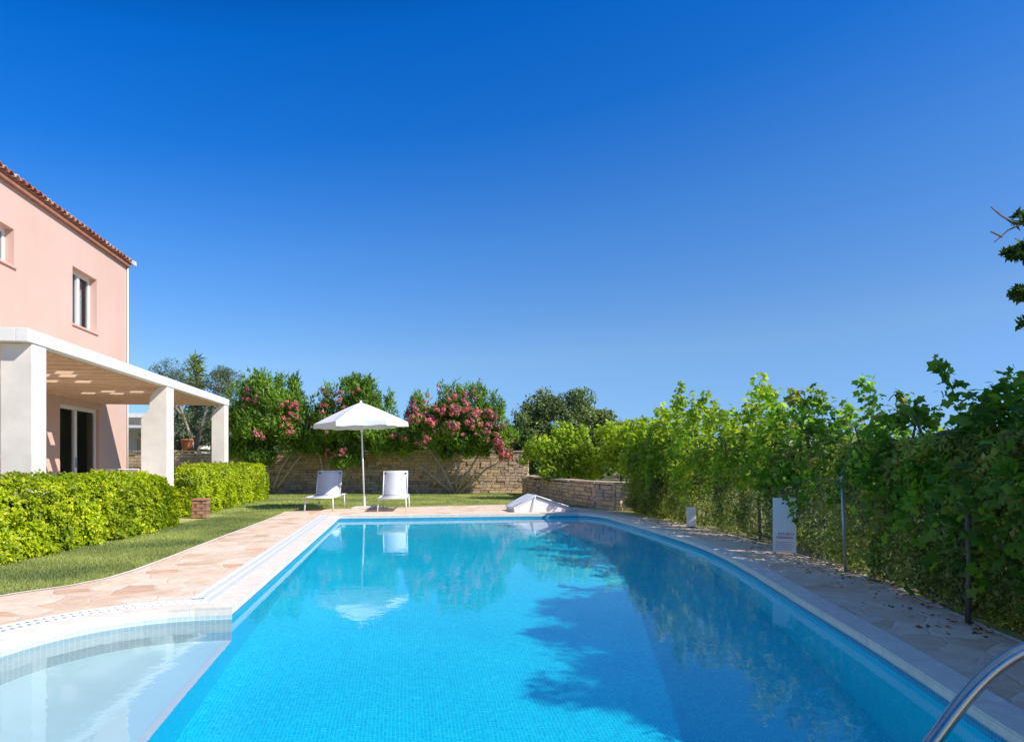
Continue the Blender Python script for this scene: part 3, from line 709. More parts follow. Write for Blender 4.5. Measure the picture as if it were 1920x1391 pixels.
# ------------------------------------------------------------------ stone walls
def stone_wall(name, pts, ht, label, thick=0.35, row=0.095, cap=True, seed=1):
    rb = random.Random(seed)
    root = empty(name, (pts[0][0], pts[0][1], 0), 0, label, 'stone wall')
    ox, oy = pts[0]
    st = MB(); co = MB()
    for p0, p1 in zip(pts[:-1], pts[1:]):
        p0 = Vector(p0); p1 = Vector(p1); L = (p1-p0).length; d = (p1-p0)/L; n = Vector((d.y, -d.x))
        m_ = (p0+p1)/2 + Vector((-ox, -oy))
        co.obox((m_.x, m_.y), d, L - 0.12, thick - 0.16, -0.03, ht - 0.04)
        z = -0.02
        while z < ht - 0.04:
            h = min(row * rb.uniform(0.75, 1.3), ht - z); s_ = -rb.uniform(0, 0.2)
            while s_ < L:
                w_ = rb.uniform(0.14, 0.42); a0 = max(s_, 0); a1 = min(s_ + w_, L)
                if a1 - a0 > 0.03:
                    for sg in (1, -1):
                        pr = rb.uniform(-0.012, 0.025)
                        q = p0 + d * (a0+a1)/2 + n * sg * (thick/2 - 0.05 + pr) + Vector((-ox, -oy))
                        st.obox((q.x, q.y), d, a1 - a0 - 0.014, 0.10, z, z + h - 0.012)
                s_ += w_
            z += h
    for p0 in pts[1:]:
        z = -.02
        while z < ht - .05:
            h = min(row * rb.uniform(.8, 1.3), ht - z); a_ = rb.uniform(-.3, .3) + math.atan2(pts[-1][1] - pts[-2][1], pts[-1][0] - pts[-2][0])
            st.obox((p0[0] - ox, p0[1] - oy), (math.cos(a_), math.sin(a_)), thick - .05 + rb.uniform(-.03, .03), thick - .05 + rb.uniform(-.03, .03), z, z + h - .012); z += h
    co.build('mortar_core', M['mortar'], root); st.build('stones', M['stone'], root, fix=False)
    if cap:
        b = MB()
        for p0, p1 in zip(pts[:-1], pts[1:]):
            p0 = Vector(p0); p1 = Vector(p1); L = (p1-p0).length; d = (p1-p0)/L; s_ = 0
            while s_ < L:
                w_ = min(rb.uniform(0.3, 0.6), L - s_); q = p0 + d * (s_ + w_/2) + Vector((-ox, -oy))
                b.obox((q.x, q.y), d, w_ - 0.01, thick + 0.06 + rb.uniform(-.02, .02), ht, ht + 0.05 + rb.uniform(-.008, .008)); s_ += w_
        b.build('coping', M['stone'], root, fix=False)
    return root
stone_wall('garden_wall', [(-22, 25.3), (0.45, 25.3)], 1.5, 'tall brown dry stone wall along the back of the lawn behind the oleanders', seed=2)
stone_wall('garden_wall', [(0.55, 24.6), (1.15, 21.5), (1.75, 18.6), (2.25, 17.0), (2.62, 16.3), (3.05, 16.15), (3.5, 16.5)], 0.60, 'low curving grey brown stone wall below the vines near the far right pool corner', thick=0.4, seed=7)

# ------------------------------------------------------------------ pots on the wall
for k, (x, label, r_) in enumerate(((-13.55, 'round terracotta pot on the stone wall, left of the middle pillar', 0.24), (-12.05, 'orange terracotta pot on the stone wall, right of the middle pillar', 0.2))):
    root = empty('flower_pot', (x, 25.3, 1.552), 0, label, 'pot', 'terracotta pots on the wall')
    b = MB(); b.lathe((0, 0, 0), [(0.0, 0.0), (r_*0.6, 0.0), (r_*0.95, 0.22), (r_, 0.36), (r_*1.12, 0.37), (r_*1.12, 0.43), (r_*0.95, 0.43), (r_*0.9, 0.36), (0, 0.36)], 18); b.build('pot', M['terracotta'], root, smooth=True)
    rg = np.random.default_rng(k + 40); P, NN, C = crown(rg, (0, 0, 0.6), (0.2, 0.2, 0.16), 8, 0.13, 500)
    leaves('foliage', M['olive'], P, NN, 0.07, 0.5, parent=root, seed=k)

# ------------------------------------------------------------------ trees and shrubs
def tree(name, base, trunks, cl, leafmat_, nleaf, leaf, aspect, label, cat, seed, bark='bark', trad=0.12, tmpl=KITE, up=0.0, group=None, low=-1.0, fill=0.5, flowers=None, branches=26):
    """cl: list of (centre, radii, clumps, clump radius, share)"""
    rg = np.random.default_rng(seed)
    root = empty(name, base, 0, label, cat, group)
    bx, by, bz = base
    Ps, Ns, Cs = [], [], []
    tot = sum(c[4] for c in cl)
    for c, rad, n, cr, sh in cl:
        P, NN, C = crown(rg, (c[0]-bx, c[1]-by, c[2]-bz), rad, n, cr, int(nleaf*sh/tot), fill, low); Ps.append(P); Ns.append(NN); Cs.append(C)
    if up:
        P0 = np.vstack(Ps); zt_ = P0[:, 2].max()
        for _ in range(150):
            q = P0[rg.integers(0, len(P0))]; dd = np.hypot(P0[:, 0] - q[0], P0[:, 1] - q[1]); col = P0[dd < .22]
            top = q if rg.uniform() < .35 else col[np.argmax(col[:, 2])]
            ln = rg.uniform(.25, .6); m = 26; u_ = np.linspace(0, 1, m)[:, None]
            dr = np.array([rg.normal(0, .3), -.15 + rg.normal(0, .25), 1.0]); pts = top + dr * ln * u_ + rg.normal(size=(m, 3)) * .06 * (1.2 - u_)
            Ps.append(pts); Ns.append(unit(rg.normal(size=(m, 3)) + np.array([0, -.2, .5])))
    P = np.vstack(Ps); NN = np.vstack(Ns); C = np.vstack(Cs)
    LN = unit(NN + rg.normal(size=NN.shape) * 0.6)
    ax = unit(NN * 0.7 + np.array([0, 0, up]) + rg.normal(size=NN.shape) * 0.25)
    ok = P[:, 2] > 0.02
    leaves('crown', leafmat_, P[ok], LN[ok], leaf, aspect, tmpl, axis=ax[ok], axis_w=0.75 if up else 0.3, seed=seed, parent=root)
    b = MB(); rr = random.Random(seed)
    heads = []
    for tr in trunks:
        pts = [Vector((p[0]-bx, p[1]-by, p[2]-bz)) for p in tr]; n = len(pts)
        b.tube(pts, [trad * (1 - 0.55 * i / (n-1)) for i in range(n)], 8); heads += pts[1:]
    idx = list(range(len(C))); rr.shuffle(idx)
    for i in idx[:branches]:
        c = Vector(C[i]); h = min(heads, key=lambda q: (q - c).length + rr.uniform(0, .5))
        m_ = (h + c) / 2 + Vector((rr.uniform(-.15, .15), rr.uniform(-.15, .15), rr.uniform(-.05, .2))) * (c-h).length * 0.5
        b.tube([h, m_, c], [trad*0.38, trad*0.25, trad*0.1], 5, cap=False)
    b.build('trunk', M[bark], root, smooth=True, fix=False)
    if flowers:
        FP, FN = [], []
        for (c, r_, n) in flowers:
            for _ in range(int(n * 2.6)):
                cc = np.array(c) - np.array(base) + rg.normal(size=3) * r_ * np.array([1.1, .5, 1.0])
                dd = np.hypot(P[:, 0] - cc[0], P[:, 2] - cc[2]); near = np.where(dd < .16)[0]
                if len(near) < 3: continue
                cc = P[near[np.argmin(P[near, 1])]] + np.array([0, -.04, .02]); m = 30; rr_ = rg.uniform(.05, .11)
                D = unit(rg.normal(size=(m, 3))); FP.append(cc + D * rr_ * rg.uniform(.3, 1, (m, 1))); FN.append(D)
        leaves('blossom', M['blossom'], np.vstack(FP), np.vstack(FN), 0.055, 0.9, KITE, seed=seed + 9, parent=root)
    return root
def at(x, y, d): return ((x - 960) / 1280 * d, d, 1.15 + (865 - y) / 1280 * d)
def atX(x, y, d): return at(x, y, d)
# oleanders along the back wall
OG = 'oleanders along the stone wall'
tree('oleander', (-8.55, 24.3, 0), [[(-8.55,24.3,0), (-8.2,24.2,.9), (-7.7,24.1,1.6), (-7.4,24.1,2.4)], [(-8.6,24.35,0), (-8.7,24.3,1.0), (-8.9,24.3,2.2)], [(-8.5,24.3,0), (-7.7,24.2,1.1), (-7.0,24.2,1.9)]],
     [((-8.45, 23.9, 2.6), (1.55, .9, 1.15), 90, .38, 3), ((-9.1, 24, 1.6), (1.0, .5, .8), 30, .36, 1.3), ((-7.3, 24, 1.9), (.5, .4, .5), 10, .3, .5)], M['oleander'], 36000, 0.17, 0.24,
     'tall green oleander with few pink flowers behind the shorter hedge', 'oleander', 11, 'pale_bark', 0.05, up=0.8, group=OG,
     flowers=[(at(552, 772, 22.9), .18, 10), (at(585, 790, 22.9), .10, 5), (at(495, 820, 23.0), .10, 4), (at(455, 745, 23), .2, 4), (at(540, 805, 22.9), .12, 3)])
tree('oleander', (-6.7, 24.3, 0), [[(-6.7,24.3,0), (-6.5,24.2,.9), (-6.2,24.1,2.2)], [(-6.6,24.35,0), (-5.6,24.3,1.2), (-5.0,24.3,2.4)], [(-6.6,24.3,0), (-6.8,24.2,1.4), (-6.9,24.2,2.2)]],
     [((-5.55, 24.0, 2.5), (1.35, .85, 1.0), 64, .36, 3), ((-5.9, 24, 1.55), (.6, .4, .75), 16, .3, 1.0), ((-4.6, 24, 1.9), (.7, .4, .5), 12, .3, .7), ((-6.7, 24, 2.1), (.5, .4, .5), 10, .3, .5)], M['oleander'], 34000, 0.17, 0.24,
     'middle oleander behind the white parasol, green with scattered flowers', 'oleander', 12, 'pale_bark', 0.05, up=0.9, group=OG,
     flowers=[(at(612, 748, 22.9), .28, 8), (at(600, 800, 22.9), .2, 4), (at(640, 850, 22.9), .1, 3), (at(665, 735, 22.9), .1, 2), (at(745, 820, 22.9), .12, 3), (at(605, 855, 22.9), .08, 2)])
tree('oleander', (-2.05, 24.3, 0), [[(-2.05,24.3,0), (-2.5,24.2,1.0), (-3.2,24.1,2.0)], [(-2.0,24.35,0), (-1.9,24.3,1.2), (-2.0,24.3,2.4)], [(-2.0,24.3,0), (-1.3,24.2,1.2), (-.6,24.2,2.1)], [(-2.1,24.3,0), (-3.0,24.2,.8), (-3.7,24.2,1.3)], [(-1.9,24.3,0), (-.9,24.2,.9), (-.1,24.2,1.3)]],
     [((-2.1, 24.0, 2.35), (1.9, .9, .9), 90, .36, 3.6), ((-.35, 24, 1.75), (.55, .5, .6), 12, .27, .6), ((-3.7, 24, 1.9), (.6, .5, .5), 12, .3, .7), ((-1.9, 24.1, 1.6), (1.2, .4, .35), 16, .27, .7)], M['oleander'], 40000, 0.16, 0.24,
     'widest oleander right of the parasol, covered in pink blossom', 'oleander', 13, 'pale_bark', 0.05, up=0.8, group=OG,
     flowers=[(at(762, 765, 22.8), .22, 14), (at(800, 775, 22.8), .26, 14), (at(832, 775, 22.7), .26, 18), (at(850, 752, 22.7), .26, 14), (at(880, 765, 22.7), .24, 12), (at(900, 785, 22.8), .22, 14), (at(872, 800, 22.7), .15, 8), (at(925, 805, 22.8), .2, 12), (at(938, 830, 22.8), .18, 12), (at(950, 858, 22.8), .16, 16), (at(960, 868, 22.8), .14, 8), (at(785, 820, 22.8), .22, 7), (at(745, 770, 22.8), .2, 6)])
# olive tree, yucca
tree('olive_tree', (-12.2, 26.6, 0), [[(-12.2,26.6,0), (-12.35,26.6,1.6), (-12.9,26.6,3.2), (-13.2,26.6,4.2)], [(-12.35,26.6,1.6), (-11.9,26.6,3.2), (-11.5,26.6,3.9)], [(-12.9,26.6,3.0), (-13.9,26.6,4.2)]],
     [((-13.3, 26.8, 4.25), (1.0, .8, 0.85), 30, .30, 2.2), ((-11.5, 26.8, 3.9), (.9, .7, 1.0), 28, .30, 2), ((-12.6, 27.0, 2.5), (1.5, .8, 1.0), 34, .34, 1.5)], M['olive'], 15000, 0.10, 0.24,
     'airy silver green olive tree with a pale leaning trunk, behind the pergola', 'tree', 21, 'pale_bark', 0.085)
root = empty('yucca', (-12.75, 27.5, 0), 0, 'spiky light green yucca standing up through the olive tree', 'yucca')
b = MB(); b.tube([(0,0,0), (.05,0,1.5), (0,0,3.0), (.05,0,4.6)], [.13,.11,.10,.08], 9); b.build('trunk', M['bark'], root, smooth=True)
rg = np.random.default_rng(5); n = 460; hs = rg.uniform(3.2, 5.3, n); D = unit(rg.normal(size=(n, 3)) * np.array([1, 1, .55]) + np.array([0, 0, .35]))
leaves('crown', M['yucca'], np.stack([rg.normal(0, .05, n), rg.normal(0, .05, n), hs], 1), unit(np.cross(D, rg.normal(size=(n, 3)))), 0.42, 0.10, KITE, axis=D, axis_w=0.98, seed=6, parent=root)
# background trees
tree('carob_tree', (3.0, 38, 0), [[(3,38,0), (3.1,38,1.4), (2.8,38,2.6)], [(3.1,38,1.4), (4.2,38,2.8)], [(3.1,38,1.4), (1.6,38,2.6)]],
     [((2.6, 38, 3.2), (2.6, 1.8, 1.95), 100, .55, 3), ((4.8, 38.4, 2.6), (1.7, 1.4, 1.3), 44, .5, 1.4), ((1.1, 37.6, 2.3), (1.0, 1.2, 1.3), 24, .5, 1)], M['carob'], 36000, 0.17, 0.5,
     'large rounded grey green tree in the distance beyond the low wall', 'tree', 31, 'bark', 0.22)
tree('small_tree', (6.6, 41, 0), [[(6.6,41,0), (6.6,41,1.8)]], [((6.6, 41, 2.2), (1.6, 1.2, 1.1), 30, .5, 1), ((8.2, 42, 1.9), (1.4, 1.2, 1.0), 24, .5, 1)], M['dark_leaf'], 9000, 0.17, 0.5,
     'low dark tree to the right of the large rounded tree, far beyond the vines', 'tree', 32, 'bark', 0.14)
tree('small_tree', (-15.5, 31, 0), [[(-15.5,31,0), (-15.5,31,1.8)]], [((-14.2, 31, 1.9), (2.6, 1.0, 0.9), 40, .5, 1), ((-10.6, 30, 2.2), (2.0, 1.0, 1.2), 34, .5, 1.2), ((-13.0, 29.5, 3.2), (2.0, .8, 1.0), 34, .4, 1)], M['olive'], 17000, 0.13, 0.5,
     'grey green bushy tree behind the stone wall, seen under the pergola roof', 'tree', 33, 'bark', 0.14)
tree('small_tree', (-5.4, 29.5, 0), [[(-5.4,29.5,0), (-5.4,29.5,1.8)]], [((-6.9, 29.5, 1.9), (1.6, .8, 1.0), 30, .45, 1), ((-3.9, 29.5, 1.9), (1.4, .8, 0.9), 30, .45, 1)], M['carob'], 13000, 0.15, 0.5,
     'grey green bush behind the stone wall, filling the gaps between the oleanders', 'tree', 34, 'bark', 0.12)
tree('small_tree', (0.2, 29.5, 0), [[(0.2,29.5,0), (0.2,29.5,1.6)]], [((0.1, 29.5, 1.6), (1.3, .8, .9), 26, .42, 1)], M['dark_leaf'], 7000, 0.15, 0.5,
     'dark bush behind the wall between the pink oleander and the large rounded tree', 'tree', 35, 'bark', 0.12)
# distant scrub that closes the view between the trees
rg = np.random.default_rng(50); n = 16000
X = rg.uniform(-60, 70, n); Y = rg.uniform(46, 58, n)
P = np.stack([X, Y, np.abs(rg.normal(0, 1, n)) * 0.0 + rg.uniform(0, 1, n) ** 0.7 * (2.6 + 0.55 * np.sin(X * .35) + .4 * np.sin(X * .9 + 1))], 1)
far = leaves('distant_scrub', M['carob'], P, unit(rg.normal(size=(n, 3)) + np.array([0, -.6, .6])), 0.75, 0.7, seed=51); tag(far, 'grey green scrub on the far ground behind the garden', 'scrub', kind='stuff')

# white neighbouring building seen past the house corner
nb = empty('outbuilding', (-19.5, 34, 0), R(6), 'small white building with a flat roof seen past the house corner', 'building')
b = MB(); b.box(-3, 3.0, 0, 4, 0, 3.3); b.build('wall', M['white_plaster'], nb)
b = MB(); b.box(-3.2, 3.2, -1.0, 4.2, 3.3, 3.5); b.build('roof', M['white_paint'], nb)
b = MB(); b.box(-3.2, 3.6, -1.7, -0.2, 2.75, 2.88); b.build('canopy', M['white_paint'], nb)
b = MB(); b.box(0.8, 2.0, -0.03, 0.03, 1.3, 2.3); b.build('window', M['glass'], nb)

# ------------------------------------------------------------------ vine fence on the right
FL = [(2.9, 16.0), (3.3, 13.6), (3.65, 11.2), (3.82, 9.2), (3.88, 7.6), (3.82, 6.4), (3.70, 5.2), (3.62, 4.2), (3.6, 3.0), (3.6, 0.5)]
FLs = np.array(chaikin([(a_ - .15, b_) for a_, b_ in FL], 2)); seg = np.linalg.norm(np.diff(FLs, axis=0), axis=1); cum = np.concatenate([[0], np.cumsum(seg)]); FT = cum[-1]
def fpos(t):                                    # arc length from the far end -> point, outward normal (towards the pool)
    x = np.interp(t, cum, FLs[:, 0]); y = np.interp(t, cum, FLs[:, 1])
    x2 = np.interp(np.minimum(t + .05, FT), cum, FLs[:, 0]) - np.interp(np.maximum(t - .05, 0), cum, FLs[:, 0])
    y2 = np.interp(np.minimum(t + .05, FT), cum, FLs[:, 1]) - np.interp(np.maximum(t - .05, 0), cum, FLs[:, 1])
    l = np.sqrt(x2**2 + y2**2); return x, y, y2 / l, -x2 / l      # normal = (dy, -dx): points to -x when walking towards -y
def vtop(t):                                    # top height of the vine along the fence
    d_ = np.clip(15.6 - t, 3.0, 12.0)
    return 1.06 + .088 * d_ + .08 * np.exp(-((t - 10.6) / .5) ** 2) - .35 * np.clip(1.8 - t, 0, 1) + .09 * np.sin(t * 2.3) + .14 * np.sin(t * 4.1 + 1) + .07 * np.sin(t * 9.3) + .45 * np.clip((t - 12.9) / .4, 0, 1)
def gapmask(rg, t):              # thin places in the growth where the low sun comes through
    g_ = np.sin(t * 8.3 + .6) + np.sin(t * 14.9 + 1.3) + .7 * np.sin(t * 31.0)
    thin = (g_ > -0.45) & (t > 2.2) & (t < 10.2)
    return ~(thin & (rg.uniform(0, 1, len(t)) < .88))
def band(rg, t0, t1, n, zc, rz, rx, off, ztop=None):
    t = rg.uniform(t0, t1, int(n * 1.25)); t = t[gapmask(rg, t)]; n = len(t); x, y, nx, ny = fpos(t)
    ph = rg.uniform(0, 2 * math.pi, n)
    front = rg.uniform(0, 1, n) < 0.35
    ph = np.where(front, rg.uniform(-.9, 1.2, n), ph)      # 0 = towards the pool
    top = vtop(t) if ztop is None else ztop(t)
    zb = zc - rz; zm = (top + zb) / 2; rzz = (top - zb) / 2
    q = np.stack([x, y, ph], 1); am = 1 + 0.48 * wob(q, 2.3, 1) + 0.26 * wob(q, 5.5, 2)
    dep = 1 - rg.exponential(0.16, n)
    h = off + np.cos(ph) * rx * am * dep - .22 * np.clip(np.sin(ph), 0, 1); z = zm + np.sin(ph) * rzz * am * dep
    P = np.stack([x + nx * h, y + ny * h, z], 1); NN = np.stack([nx * np.cos(ph), ny * np.cos(ph), np.sin(ph) + .25], 1)
    return P, unit(NN)
VG = 'grapevines along the fence'
segs = [(0.0, 3.4, 'far grapevine above the low wall end, bright yellow green', 'vine_far', 1.6), (3.4, 6.6, 'bright grapevine behind the small white box', 'vine_far', 1.3), (6.6, 9.3, 'grapevine above and left of the pale sign board', 'vine', 1.0),
        (9.3, 11.9, 'grapevine between the metal fence post and the dark wooden post, with upright shoots', 'vine', 1.0), (11.9, FT, 'nearest dark green grapevine at the right edge of the garden', 'vine', 0.9)]
for k, (t0, t1, label, mt, dn) in enumerate(segs):
    rg = np.random.default_rng(60 + k); L = t1 - t0
    x, y, nx, ny = fpos(np.array([(t0 + t1) / 2])); base = (float(x[0] - nx[0] * .1), float(y[0] - ny[0] * .1), 0)
    root = empty('grapevine', base, 0, label, 'grapevine', VG)
    P, NN = band(rg, max(0, t0 - .15), min(FT, t1 + .15), int((1150 if 0 < k < 3 else 1600) * L * dn), 1.35, 0.62, 0.34, -0.12)
    # shoots above the top
    pts = [P]; nn = [NN]; b = MB()
    for s_ in range(int(L * 4.5)):
        t = rg.uniform(t0, t1, 1); x, y, nx, ny = fpos(t); tz = float(vtop(t)[0])
        ln = rg.uniform(.15, .42) * (1.7 if s_ % 6 == 0 else 1.0); m = int(ln * 90) + 10; dr = np.array([rg.normal(0, .35), rg.normal(0, .35), 1.0])
        u_ = np.linspace(0, 1, m)[:, None]
        o3 = np.array([x[0] - nx[0] * .1, y[0] - ny[0] * .1, tz - .12]) + np.array([rg.normal(0, .1), rg.normal(0, .1), 0])
        ctr = o3 + dr * ln * u_ + np.array([0.1, 0, -.10]) * (u_ ** 2) * ln
        pts.append(ctr + rg.normal(size=(m, 3)) * (0.085 * (1.15 - u_))); nn.append(unit(rg.normal(size=(m, 3)) + np.array([-.4, -.3, .5])))
    # trailing strands hanging in front
    for s_ in range(int(L * (9.0 if k >= 3 else 3.0))):
        t = rg.uniform(t0, t1, 1); x, y, nx, ny = fpos(t); z0 = rg.uniform(.85, 1.3); ln = rg.uniform(.2, .7 if k >= 3 else .5); m = 18
        u_ = np.linspace(0, 1, m)[:, None]; o3 = np.array([x[0] + nx[0] * .22, y[0] + ny[0] * .22, z0])
        ctr = o3 + np.array([nx[0] * .12, ny[0] * .12 + rg.normal(0, .2), -1.0]) * ln * u_
        pts.append(ctr + rg.normal(size=(m, 3)) * 0.05); nn.append(unit(rg.normal(size=(m, 3)) + np.array([nx[0], ny[0], .4])))
    if k == 2:                                   # a shoot that hangs over the sign board
        m = 34; u_ = np.linspace(0, 1, m)[:, None]
        pts.append(np.array([3.50, 8.30, .86]) + np.array([-.10, 0, -.34]) * u_ + rg.normal(size=(m, 3)) * .055); nn.append(unit(rg.normal(size=(m, 3)) + np.array([-.3, -.6, .4])))
    P = np.vstack(pts); NN = np.vstack(nn)
    LN = unit(NN * .7 + rg.normal(size=NN.shape) * .65 + np.array([.35, -.1, .45]))
    P = P - np.array(base)
    leaves('foliage', M[mt], P, LN, rg.choice([.06, .085, .11], len(P)), 1.0, VINE, axis=np.tile(np.array([0, 0, -1.0]), (len(P), 1)), axis_w=.4, seed=70 + k, parent=root)
    b = MB(); rr = random.Random(k)
    for s_ in range(max(3, int(L * 1.6))):
        t = np.array([rr.uniform(t0, t1)]); x, y, nx, ny = fpos(t); x = float(x[0]); y = float(y[0])
        px = [(x + .1, y, 0), (x + .12 + rr.uniform(-.1, .1), y + rr.uniform(-.1, .1), .6), (x + .1 + rr.uniform(-.2, .2), y + rr.uniform(-.3, .3), 1.3), (x + rr.uniform(-.3, .3), y + rr.uniform(-.4, .4), 1.55)]
        b.tube([(p[0]-base[0], p[1]-base[1], p[2]) for p in px], [.028, .022, .016, .008], 6)
    b.tube([(float(fpos(np.array([q]))[0][0]) + .05 - base[0], float(fpos(np.array([q]))[1][0]) - base[1], 1.35 + .06 * math.sin(q * 5)) for q in np.linspace(t0, t1, 12)], .016, 6)
    b.build('stems', M['bark'], root, smooth=True)
# shrubs at the foot of the fence
SG = 'shrubs at the foot of the vine fence'
ssegs = [(0.4, 3.2, 'grey green shrub under the farthest vines'), (3.2, 5.9, 'dark small leaved shrub behind the small white box'), (5.9, 8.4, 'dense small leaved shrub around the pale sign board'),
         (8.4, 10.9, 'dense olive green shrub between the fence posts'), (10.9, FT, 'dark shrub beneath the nearest vine beside the handrail')]
for k, (t0, t1, label) in enumerate(ssegs):
    rg = np.random.default_rng(90 + k); L = t1 - t0
    x, y, nx, ny = fpos(np.array([(t0 + t1) / 2])); base = (float(x[0]), float(y[0]), 0)
    root = empty('shrub', base, 0, label, 'shrub', SG)
    n = int((10000 if 0 < k < 3 else 15500) * L); t = rg.uniform(t0 - .1, min(FT, t1 + .1), int(n * 1.25)); t = t[gapmask(rg, t)]; n = len(t); x, y, nx, ny = fpos(t)
    z = rg.uniform(0, 1, n) ** 0.9 * 1.35
    q = np.stack([x, y, z], 1); am = (0.24 if k >= 3 else 0.16) + 0.10 * wob(q, 3.0, k) + 0.06 * wob(q, 8.0, 4) - 0.09 * (z / 1.35) - .12 * (z < .12)
    h = am - rg.exponential(0.20, n)
    P = np.stack([x + nx * h, y + ny * h, z], 1) - np.array(base); NN = np.stack([nx, ny, np.full(n, .5)], 1)
    LN = unit(NN * .6 + rg.normal(size=NN.shape) * .7)
    leaves('foliage', M['shrub'], P, LN, rg.choice([.03, .042, .06], n), 0.6, KITE, seed=95 + k, parent=root)
    b = MB(); rr = random.Random(k)
    for i in range(int(L * 9)):
        t = np.array([rr.uniform(t0, t1)]); x, y, nx, ny = fpos(t); o_ = rr.uniform(-.35, -.05)
        x = float(x[0] + nx[0]*o_) - base[0]; y = float(y[0] + ny[0]*o_) - base[1]; z_ = rr.uniform(.3, 1.0)
        b.tube([(x, y, 0), (x + rr.uniform(-.08, .08), y + rr.uniform(-.1, .1), z_*.5), (x + rr.uniform(-.2, .15), y + rr.uniform(-.2, .2), z_)], [.010, .007, .003], 4, cap=False)
    b.tube([(float(fpos(np.array([q]))[0][0]) - float(fpos(np.array([q]))[2][0]) * .2 - base[0], float(fpos(np.array([q]))[1][0]) - base[1], .03) for q in np.linspace(t0, t1, 10)], .02, 5)
    b.build('stems', M['bark'], root)
# bright vines above the low wall
for k, (c, rad, n, label) in enumerate((((1.7, 21.0, 1.35), (1.35, .7, .85), 44, 'yellow green vine bush above the left end of the low wall'), ((3.5, 20.0, 1.5), (1.3, .8, .95), 44, 'bright green vine bush above the right end of the low wall'), ((5.2, 17.5, 1.35), (1.3, .9, .9), 40, 'green vine bush just behind the far end of the vine fence'))):
    tree('vine_bush', (c[0], c[1] + .1, 0), [[(c[0], c[1] + .1, 0), (c[0] + .1, c[1] + .1, c[2])]], [(c, rad, n, .30, 1)], M['vine_far'], 5200, 0.11, 1.0, label, 'vine', 110 + k, 'bark', .05, tmpl=VINE, group='vine bushes behind the low wall', fill=.35, branches=10)
# tree beyond the right edge
rt = tree('garden_tree', (7.6, 6.2, 0), [[(7.6,6.2,0), (7.5,6.4,1.6), (7.3,7.0,3.0), (7.2,7.6,4.2)], [(7.5,6.4,1.6), (7.1,5.4,2.8), (6.6,4.4,3.8)], [(7.45,7.6,2.2), (6.6,7.7,2.9), (6.05,7.8,3.15)], [(7.35,7.65,3.0), (6.6,7.8,3.7), (6.2,7.9,3.95)]],
     [((7.5, 7.9, 3.5), (.85, 1.1, 1.5), 46, .33, 2.2), ((6.75, 3.4, 4.2), (1.15, 2.7, .6), 105, .30, 9), ((5.88, 7.8, 3.56), (.16, .2, .04), 6, .09, .13), ((5.74, 7.8, 3.53), (.08, .1, .015), 3, .04, .05), ((5.94, 7.8, 3.10), (.13, .2, .025), 5, .07, .12), ((5.80, 7.8, 3.09), (.06, .1, .01), 2, .035, .03), ((5.92, 7.8, 3.96), (.03, .2, .08), 3, .08, .05), ((6.05, 7.9, 2.7), (.06, .2, .18), 5, .08, .08), ((6.5, 7.9, 3.3), (.2, .4, .5), 12, .16, .35)], M['dark_leaf'], 40000, 0.085, 0.5,
     'dark leaved tree whose branch tips reach in at the right edge, above the vines', 'tree', 41, 'bark', 0.09)
b = MB()
for pts in ([(6.6,7.7,3.75),(6.0,7.7,3.83),(5.82,7.7,3.86),(5.68,7.7,3.98)], [(5.98,7.7,3.83),(5.82,7.7,3.76),(5.66,7.7,3.62)], [(5.86,7.7,3.85),(5.72,7.7,3.93),(5.62,7.7,4.02)], [(5.75,7.7,3.68),(5.62,7.7,3.74)], [(6.6,7.8,3.5),(6.1,7.8,3.6)]):
    b.tube([(p[0]-7.82, p[1]-6.2, p[2]) for p in pts], [.012, .008, .006, .003][:len(pts)], 5)
b.build('bare_branch', M['bark'], rt)

# ------------------------------------------------------------------ fence posts, sign, box
wf = empty('wire_fence', (3.55, 7.35, 0), 0, 'low wire mesh fence on one grey metal and one dark wooden post', 'fence')
def rel(x, y, z): return (x - 3.55, y - 7.35, z)
mx_, my_ = (1582-960)/1280*7.12, 7.12
b = MB(); b.tube([rel(mx_+.02, my_, 0), rel(mx_-.02, my_, 1.0)], 0.017, 8); o = b.build('post', M['galv'], wf, smooth=True); b = MB(); b.lathe(rel(mx_-.02, my_, 1.0), [(0.024,-.03),(0.024,0.0),(0.0,0.012)], 10); b.build('cap', M['galv'], o)
wx_, wy_ = (1815-960)/1280*4.86, 4.86
b = MB(); b.tube([rel(wx_, wy_, 0), rel(wx_+.01, wy_, .4), rel(wx_, wy_, .78)], [.020,.019,.017], 8); o = b.build('post', M['bark'], wf, smooth=True); o['label'] = 'dark wooden post'
b = MB(); b.tube([rel(wx_+.022*math.cos(a), wy_+.022*math.sin(a), .6 + .002*a) for a in np.linspace(0, 12, 40)], .002, 5); b.build('tie_wire', M['galv'], wf)
b = MB(); fl = [(3.36, 11.4), (3.58, 9.2), (mx_ + .03, my_ + .02), (3.54, 6.1), (wx_ + .05, wy_ + .03)]
fa = np.array(fl); fc = np.concatenate([[0], np.cumsum(np.linalg.norm(np.diff(fa, axis=0), axis=1))]); TT = fc[-1]; HM = .92
def fp_(t): return (float(np.interp(t, fc, fa[:, 0])), float(np.interp(t, fc, fa[:, 1])))
for sg in (1, -1):
    t = -HM
    while t < TT + HM:
        t0, z0, t1, z1 = t, .04, t + HM, .04 + HM
        if t0 < 0: z0 -= t0; t0 = 0
        if t1 > TT: z1 -= (t1 - TT); t1 = TT
        if t1 - t0 > .05:
            m_ = (t0 + t1) / 2; zm = (z0 + z1) / 2; q = []
            for a_, z_ in ((t0, z0), (m_, zm), (t1, z1)):
                a2 = a_ if sg > 0 else TT - a_; x, y = fp_(a2); q.append(rel(x, y, z_))
            b.tube(q, .0007, 3, cap=False)
        t += .085
